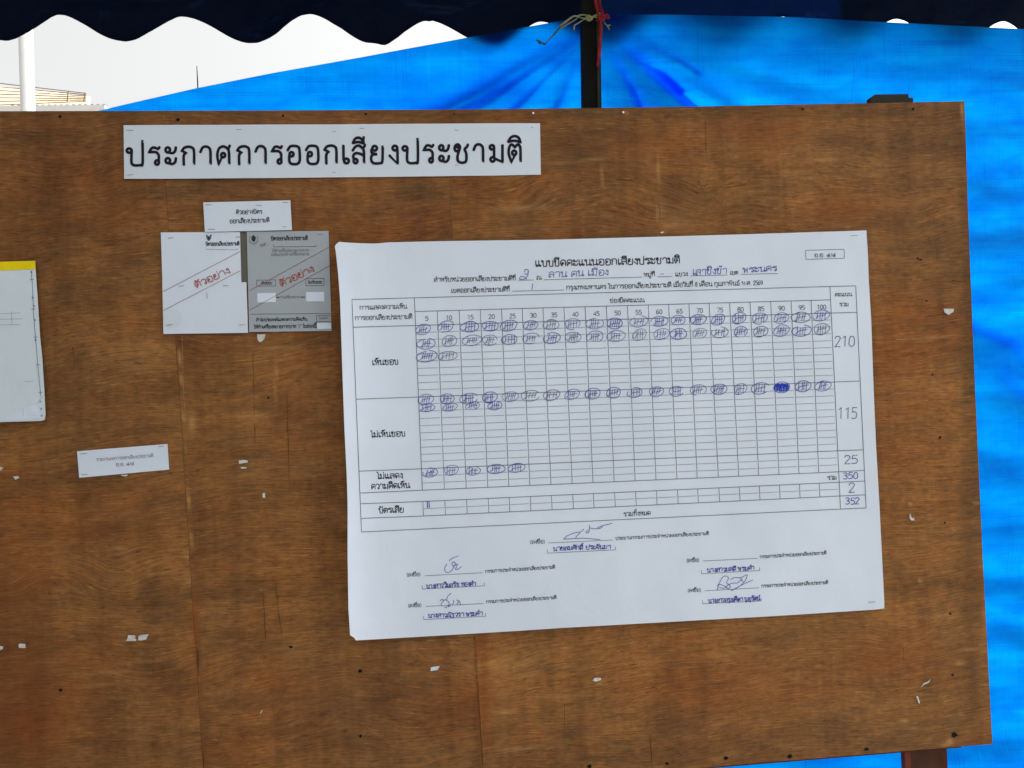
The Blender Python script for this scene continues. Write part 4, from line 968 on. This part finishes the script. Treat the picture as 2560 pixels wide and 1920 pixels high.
scrap([(46,1611),(50,1609),(63,1610),(64,1620),(47,1620)], 'squarish white scrap near the lower left edge of the board')
scrap([(314,1603),(318,1597),(320,1588),(338,1588.5),(338,1597),(341,1598),(340,1602.5)], 'torn white scrap, left one of the adjoining pair at lower left')
scrap([(345,1601),(346,1590),(355,1587),(372,1585),(366,1598),(352,1601.5)], 'pointed white scrap, right one of the adjoining pair at lower left')
scrap([(649,1783),(653,1777),(657,1775),(655,1781),(651,1784)], 'minute white fleck low on the board between the two vertical seams')
scrap([(1076,1678),(1077,1669),(1099,1665),(1094,1675)], 'grey white slanted scrap below the lower left corner of the tally sheet', 'wmark')
scrap([(1481,1701),(1487,1695),(1503,1695),(1503,1700),(1490,1704)], 'greenish white fleck below the bottom edge of the tally sheet')
scrap([(2359,772),(2372,771.5),(2385,772),(2383,780),(2372,787),(2362,781)], 'half round white scrap near the right edge of the board')
scrap([(2274,1285),(2277,1285),(2278,1293),(2285,1296),(2286,1301),(2279,1301.5),(2274,1294)], 'small bent white scrap right of the tally sheet total boxes')
scrap([(1650,581),(1656,578.5),(1662,581),(1656,583.5)], 'small oval pale fleck just above the top edge of the tally sheet', 'wmark')
scrap([(2302,1719),(2309,1708),(2320,1704),(2326,1698),(2323,1706),(2312,1711)], 'curled white shred caught in the hole at lower right')
scrap([(2290,1742),(2294,1740),(2297,1745),(2300,1760),(2296,1757)], 'thin white paint drip below the curled shred at lower right')

# ------------------------------------------------------------------ blue tarpaulin behind
TY = .47
TT = [(-900, 545), (0, 334), (244, 277), (493, 220), (678, 183), (900, 143), (1160, 95), (1385, 55), (1490, 36), (1529, 36), (1700, 37), (1972, 43), (2279, 59), (2560, 73), (3100, 110)]
KX, KY = 1482, 55
tp = thing('tarpaulin', 'bright blue translucent tarpaulin tied up to the dark post behind the board', 'tarpaulin', hit(1500, 1800, TY))
kn = hit(KX, KY, TY)
FOLDS = [  # target pixel, amplitude m, width m at 1 m from the knot
 (1000, 285, .040, .09), (1130, 285, -.014, .04), (1250, 290, .018, .035), (1320, 290, .012, .03), (1400, 290, .016, .03), (1570, 285, .012, .025), (1620, 285, .022, .03), (1700, 285, .014, .025), (1770, 285, .040, .045), (1870, 260, .014, .03), (1950, 180, .018, .035), (2300, 190, .016, .06), (1150, 190, .010, .05), (900, 200, .010, .05)]
FD = []
for fx, fy, am_, wd in FOLDS:
    d = hit(fx, fy, TY) - kn; FD.append((Vector((d.x, d.z)).normalized(), am_, wd))
def trel(p):
    d = Vector((p.x - kn.x, p.z - kn.z)); r = d.length; s = 0
    for u, am_, wd in FD:
        t = d.dot(u)
        if t > 0:
            q = (d - u * t).length / (.012 + wd * min(t, 1.6)); s += am_ * math.exp(-q*q) * sm(0, .25, t) * (1 - .8 * sm(.45, 1.6, t))
    s += .006 * math.sin(38 * p.z + 9 * fbm(p.x * 2.2, p.z * 2, 222) + 3 * p.x) * sm(.15, .9, r) + .004 * abs(fbm(p.x * 9, p.z * 9, 231, 3) - .5) * 2
    s += .04 * (fbm(p.x * 1.3, p.z * 2.6, 201, 3) - .5) + .011 * (fbm(p.x * 6, p.z * 18, 205, 4) - .5)
    s += .012 * math.sin(p.z * 11 + p.x * 1.6 + 2 * fbm(p.x, p.z, 208)) * sm(.1, .8, r) * .6
    return s * sm(0.0, .12, r)
nu, nv = 210, 150; vs, fs = [], []
for j in range(nv + 1):
    for i in range(nu + 1):
        u, v = i / nu, j / nv; x = -900 + 4000 * u
        t = hit(x, interp(TT, x), TY); z = t.z * (1 - v) + .02 * v
        p = Vector((t.x, TY, z)); vs.append(p + Vector((0, trel(p) * (.1 + .9 * sm(.03, .24, t.z - z)), 0)))
k = nu + 1
for j in range(nv):
    for i in range(nu): a = j*k+i; fs.append((a, a+k, a+k+1, a+1))
obj('tarpaulin_sheet', vs, fs, M['tarp'], tp, True)
# gathered pleats: a second thickness of the same cloth lying behind the sheet
def pleat(p0, p1, w0, w1, gap=.02):
    n = 22; vs, fs = [], []
    a, b = Vector(p0), Vector(p1); d = (b - a).normalized(); nn = Vector((-d.y, d.x))
    for i in range(n + 1):
        t = i / n; c = a + (b - a) * t; w = w0 + (w1 - w0) * t; w *= .6 + .8 * fbm(t * 4, p0[0], 31)
        for s_ in (-1, -.5, 0, .5, 1):
            q = c + nn * (w * .5 * s_ + 3 * math.sin(t * 7)); h = hit(q.x, q.y, TY)
            vs.append(h + Vector((0, trel(h) + gap + .004 * (1 - s_*s_), 0)))
    for i in range(n):
        for m_ in range(4): a_ = i*5+m_; fs.append((a_, a_+5, a_+6, a_+1))
    obj('gathered_pleat', vs, fs, M['tarp'], tp, True)
pleat((1456, 88), (985, 300), 10, 84, .014); pleat((1440, 108), (1120, 300), 5, 26, .008); pleat((1455, 112), (1240, 300), 5, 24, .009); pleat((1454, 140), (1370, 300), 4, 20, .009)
pleat((1524, 66), (1800, 310), 5, 46, .011); pleat((1530, 74), (1720, 220), 3, 16, .006); pleat((1516, 90), (1630, 310), 4, 32, .011); pleat((1530, 62), (1760, 180), 3, 10, .006)
pleat((1545, 66), (1680, 88), 4, 12, .012)
pleat((2425, 790), (2620, 915), 26, 44, .016); pleat((2500, 920), (2640, 1060), 12, 30, .02)

# ------------------------------------------------------------------ tent: scalloped valance, roof, post
VY = .545
tent = thing('market_tent', 'navy canvas tent canopy with scalloped valance and dark square post', 'tent', (0, .5, 0))
EX = [(-320, 97), (-160, 31), (9, 97), (145, 33), (312, 102), (457, 37), (640, 105), (768, 35), (945, 107), (1065, 46.5), (1240, 114), (1352, 51), (1510, 116), (1655, 45), (1810, 116), (1959, 38), (2105, 118), (2244, 44), (2385, 122), (2505, 53), (2640, 126), (2770, 56), (2900, 130), (3040, 60)]
def vedge(x):
    for (xa, ya), (xb, yb) in zip(EX, EX[1:]):
        if x <= xb:
            t = (x - xa) / (xb - xa); c = .5 - .5 * math.cos(math.pi * t)
            if ya < yb: c = c ** .92
            else: c = 1 - (1 - c) ** .92
            y = ya + (yb - ya) * c; break
    else: y = EX[-1][1]
    if 860 < x < 990: y += 3.0 * math.exp(-((x - 962) / 12) ** 2) - 2.5 * math.exp(-((x - 930) / 22) ** 2)
    return y
ztop = hit(1300, -150, VY).z
def vtouch(x): return -.064 + .039 * sm(1400, 1800, x)
def vpanel(x0, x1, y_off, mat):
    n = max(8, int((x1 - x0) / 7)); m_ = 16; vs, fs = [], []
    for j in range(m_ + 1):
        for i in range(n + 1):
            x = x0 + (x1 - x0) * i / n; e = hit(x, vedge(x), VY + vtouch(x)); t = j / m_
            z = e.z + (ztop + .02 - e.z) * t
            tc_ = vtouch(x); y = VY + y_off + tc_ + (.010 * (1 - t) * math.sin(x / 71.0) + .03 * (1 - .6 * t) * (fbm(x / 50, t * 5, 301, 4) - .5)) * (.08 if 1080 < x < 1400 else .6)
            vs.append(Vector((e.x, y, z)))
    for j in range(m_):
        for i in range(n): a = j*(n+1)+i; fs.append((a, a+1, a+n+2, a+n+1))
    o = obj('valance_panel', vs, fs, M[mat], tent, True); return o
vpanel(-320, 942, 0, 'canopy'); vpanel(934, 1470, .003, 'canopy'); vpanel(1462, 2112, -.001, 'canopy2'); vpanel(2104, 3040, .002, 'canopy')
xa, xb = hit(-320, 0, VY).x, hit(3040, 0, VY).x
# hem piping along the scallops
mb = MB(); pts = []
for i in range(420):
    x = -318 + 3350 * i / 419; e = hit(x, vedge(x), VY + vtouch(x)); pts.append(e + Vector((0, .003 + (.010 * math.sin(x / 71.0) + .03 * (fbm(x / 50, 0, 301, 4) - .5)) * (.08 if 1080 < x < 1400 else .6), .0015)))
mb.tube(pts, .0036, 6); mb.build('valance_hem', M['canopy'], tent, True)
# roof: rises from the eave towards the viewer
mb = MB(); n = 12
for i in range(n):
    for j in range(8):
        q = []
        for (di, dj) in ((0, 0), (1, 0), (1, 1), (0, 1)):
            u, v = (i + di) / n, (j + dj) / 8
            q.append((xa + (xb - xa) * u, VY - 1.25 * v, ztop + .02 + .4 * v - .05 * math.sin(math.pi * v) * math.sin(math.pi * (u * 3 % 1))))
        mb.add(q, [(0, 1, 2, 3)])
mb.build('roof_cover', M['roofc'], tent)
vs, fs = [], []
for j in range(13):
    for i in range(31):
        y = .25 - 2.2 * i / 30; vs.append((-1.82 + .03 * math.sin(y * 9) + .02 * math.sin(y * 23), y, .03 + 2.9 * j / 12))
for j in range(12):
    for i in range(30): a = j*31+i; fs.append((a, a+1, a+32, a+31))
obj('light_blocking_curtain', vs, fs, M['canopy'], tent, True)  # unseen curtain, added to block sky light from the left
mb = MB(); mb.box(xa, xb, VY + .012, VY + .04, ztop - .03, ztop + .012); mb.build('eave_rail', M['post'], tent)
PY = .30
pa = [hit(1455, -60, PY), hit(1499, -60, PY)]; pb = [hit(1459.5, 268, PY), hit(1503.5, 268, PY)]
f0, f1 = (pb[0]-pa[0]), (pb[1]-pa[1])
def ext(p, d, z): return p + d * ((z - p.z) / d.z)
t0, t1 = ext(pa[0], f0, ztop), ext(pa[1], f1, ztop); b0, b1 = ext(pa[0], f0, 0), ext(pa[1], f1, 0)
b1 = b0 + (t1 - t0)
mb = MB(); mb.prism([t0, b0, b1, t1], [p + Vector((0, .042, 0)) for p in (t0, b0, b1, t1)]); mb.build('post', M['post'], tent)
mb = MB(); s0, s1, s2, s3 = [v + Vector((-.011, -.004, 0)) for v in (t1, b1, b1, t1)]
s2 = s2 + Vector((.008, 0, 0)); s3 = s3 + Vector((.008, 0, 0))
mb.prism([s0, s1, s2, s3], [p + Vector((0, .0038, 0)) for p in (s0, s1, s2, s3)]); mb.build('post_channel', M['postedge'], tent)
# raffia ties round the post
def tie(nm, label, strands, y=.285):
    root = thing(nm, label, 'string', hit(strands[0][1][0][0], strands[0][1][0][1], y))
    for part, pts, w, mat in strands:
        mb = MB(); ps = smooth(pts, 4); n = len(ps)
        mb.tube([hit(px, py, y - .006 * math.sin(3.1 * i / n)) for i, (px, py) in enumerate(ps)], [w / F * 1.95 * (.6 + .7 * abs(math.sin(1 + 5.0 * i / n))) for i in range(n)], 6, .35)
        mb.build(part, M[mat], root, True)
tie('raffia_tie', 'frayed yellow green raffia string knotted round the dark post', [
 ('strand', [(1500, 32), (1478, 44), (1458, 46), (1436, 40), (1412, 56), (1398, 66)], 2.4, 'raffia'),
 ('strand', [(1470, 38), (1448, 38), (1440, 48), (1420, 60), (1400, 72)], 1.6, 'raffia'),
 ('strand', [(1504, 46), (1480, 42), (1462, 48), (1445, 58), (1436, 64), (1435, 76)], 1.6, 'raffia'),
 ('strand', [(1408, 60), (1392, 78), (1374, 98), (1362, 110), (1350, 104), (1340, 100)], 1.9, 'raffiag'),
 ('strand', [(1362, 110), (1354, 108), (1347, 106)], 2.8, 'raffiag'),
 ('knot', [(1465, 46), (1472, 40), (1480, 46), (1472, 50), (1464, 45)], 3.4, 'raffia'),
 ('strand', [(1505, 50), (1512, 58), (1520, 64), (1526, 62)], 1.8, 'raffia'), ('strand', [(1512, 58), (1520, 68), (1523, 74)], 1.6, 'raffia')])
tie('red_raffia_tie', 'red raffia string hanging down the right side of the dark post', [
 ('strand', [(1486, -30), (1490, 10), (1497, 40), (1504, 62), (1500, 100), (1497, 140), (1494, 168)], 3.6, 'redraffia'),
 ('strand', [(1502, -30), (1500, 8), (1508, 34), (1500, 60), (1502, 110), (1498, 150)], 2.0, 'redraffia'),
 ('strand', [(1490, 52), (1504, 44), (1516, 36), (1524, 46)], 2.4, 'redraffia'), ('strand', [(1492, 12), (1504, 30), (1514, 42), (1522, 46)], 2.0, 'redraffia'),
 ('knot', [(1494, 44), (1502, 38), (1512, 44), (1504, 52), (1494, 46)], 3.6, 'redraffia')], .276)

# ------------------------------------------------------------------ things beyond the tent
pp = hit(74, 200, 1.7)
mb = MB(); mb.tube([(pp.x, 1.7, 0), (pp.x - .012, 1.7, 3.4)], .0275, 20)
pt = thing('white_pole', 'pale painted steel pole rising in front of the bright sky at left', 'pole', (pp.x, 1.7, 0)); mb.build('shaft', M['pole'], pt, True)
mb = MB(); mb.box(pp.x - .11, pp.x + .11, 1.59, 1.81, 0, .012); mb.build('base_plate', M['pole'], pt)
BYY = 26.0
def bp(x, y, Y=BYY): return hit(x, y, Y)
bld = thing('building', 'pale rooftop of a distant building with louvred steel screen on top', 'building', (bp(60, 270).x, BYY, 0))
z0 = bp(100, 272).z
mb = MB(); mb.box(bp(-900, 270).x, bp(262, 270).x, BYY, BYY + 9, 0, z0 + .12); mb.build('wall', M['bwhite'], bld)
mb = MB(); mb.box(bp(-900, 270).x, bp(252, 262).x, BYY + .4, BYY + 6, z0 + .12, bp(240, 256).z); mb.build('roof_storey', M['bwhite'], bld)
for i in range(16):
    x = 12 + i * 15.5
    mb = MB(); a = bp(x, 266); mb.box(a.x, a.x + .09, BYY + .385, BYY + .398, z0 + .16, z0 + .30); mb.build('window', M['glass'], bld)
mb = MB()
for i in range(40):
    a = bp(95 + i * 4.2, 255); mb.box(a.x, a.x + .015, BYY + .30, BYY + .32, bp(240, 258).z - .25, bp(240, 254).z)
o = mb.build('railing', M['bgrey'], bld)
# louvre screen, drawn in perspective: higher at the left
SC = BYY + 2.0
def scr(x, f):   # f 0 top .. 1 bottom
    yt = 208 + (233 - 208) * x / 215.0; yb = 262 + (253 - 262) * x / 215.0
    return hit(x, yt + (yb - yt) * f, SC)
mb = MB(); q = [scr(-400, 0), scr(214, 0.02), scr(214, 1), scr(-400, 1)]
mb.prism([v + Vector((0, .3, 0)) for v in q[::-1]], [v + Vector((0, .4, 0)) for v in q[::-1]]); mb.build('screen_backing', M['bcream'], bld)
for j in range(7):
    f = j / 6; mb = MB(); a, b = scr(-400, f), scr(215, f)
    mb.prism([a + Vector((0, 0, -.011)), b + Vector((0, 0, -.011)), b + Vector((0, 0, .011)), a + Vector((0, 0, .011))],
             [a + Vector((0, .03, -.011)), b + Vector((0, .03, -.011)), b + Vector((0, .03, .011)), a + Vector((0, .03, .011))]); mb.build('louvre', M['bbrown'], bld)
for x in (-120, 58, 172, 214):
    a, b = scr(x, 0), scr(x - 3, 1); mb = MB(); mb.tube([a + Vector((0, -.04, 0)), b + Vector((0, -.04, 0))], .018, 6); mb.build('screen_post', M['bbrown'], bld)
ma = hit(492, 165, 24.0)
mst = MB(); mst.tube([(ma.x + .06, 24, 0), (ma.x + .01, 24, ma.z - .5), (ma.x, 24, ma.z)], [.05, .022, .012], 8)
tag(mst.build('antenna_mast', M['mast'], None, False, (ma.x, 24, 0)), 'thin dark antenna mast standing alone against the white sky', 'antenna')
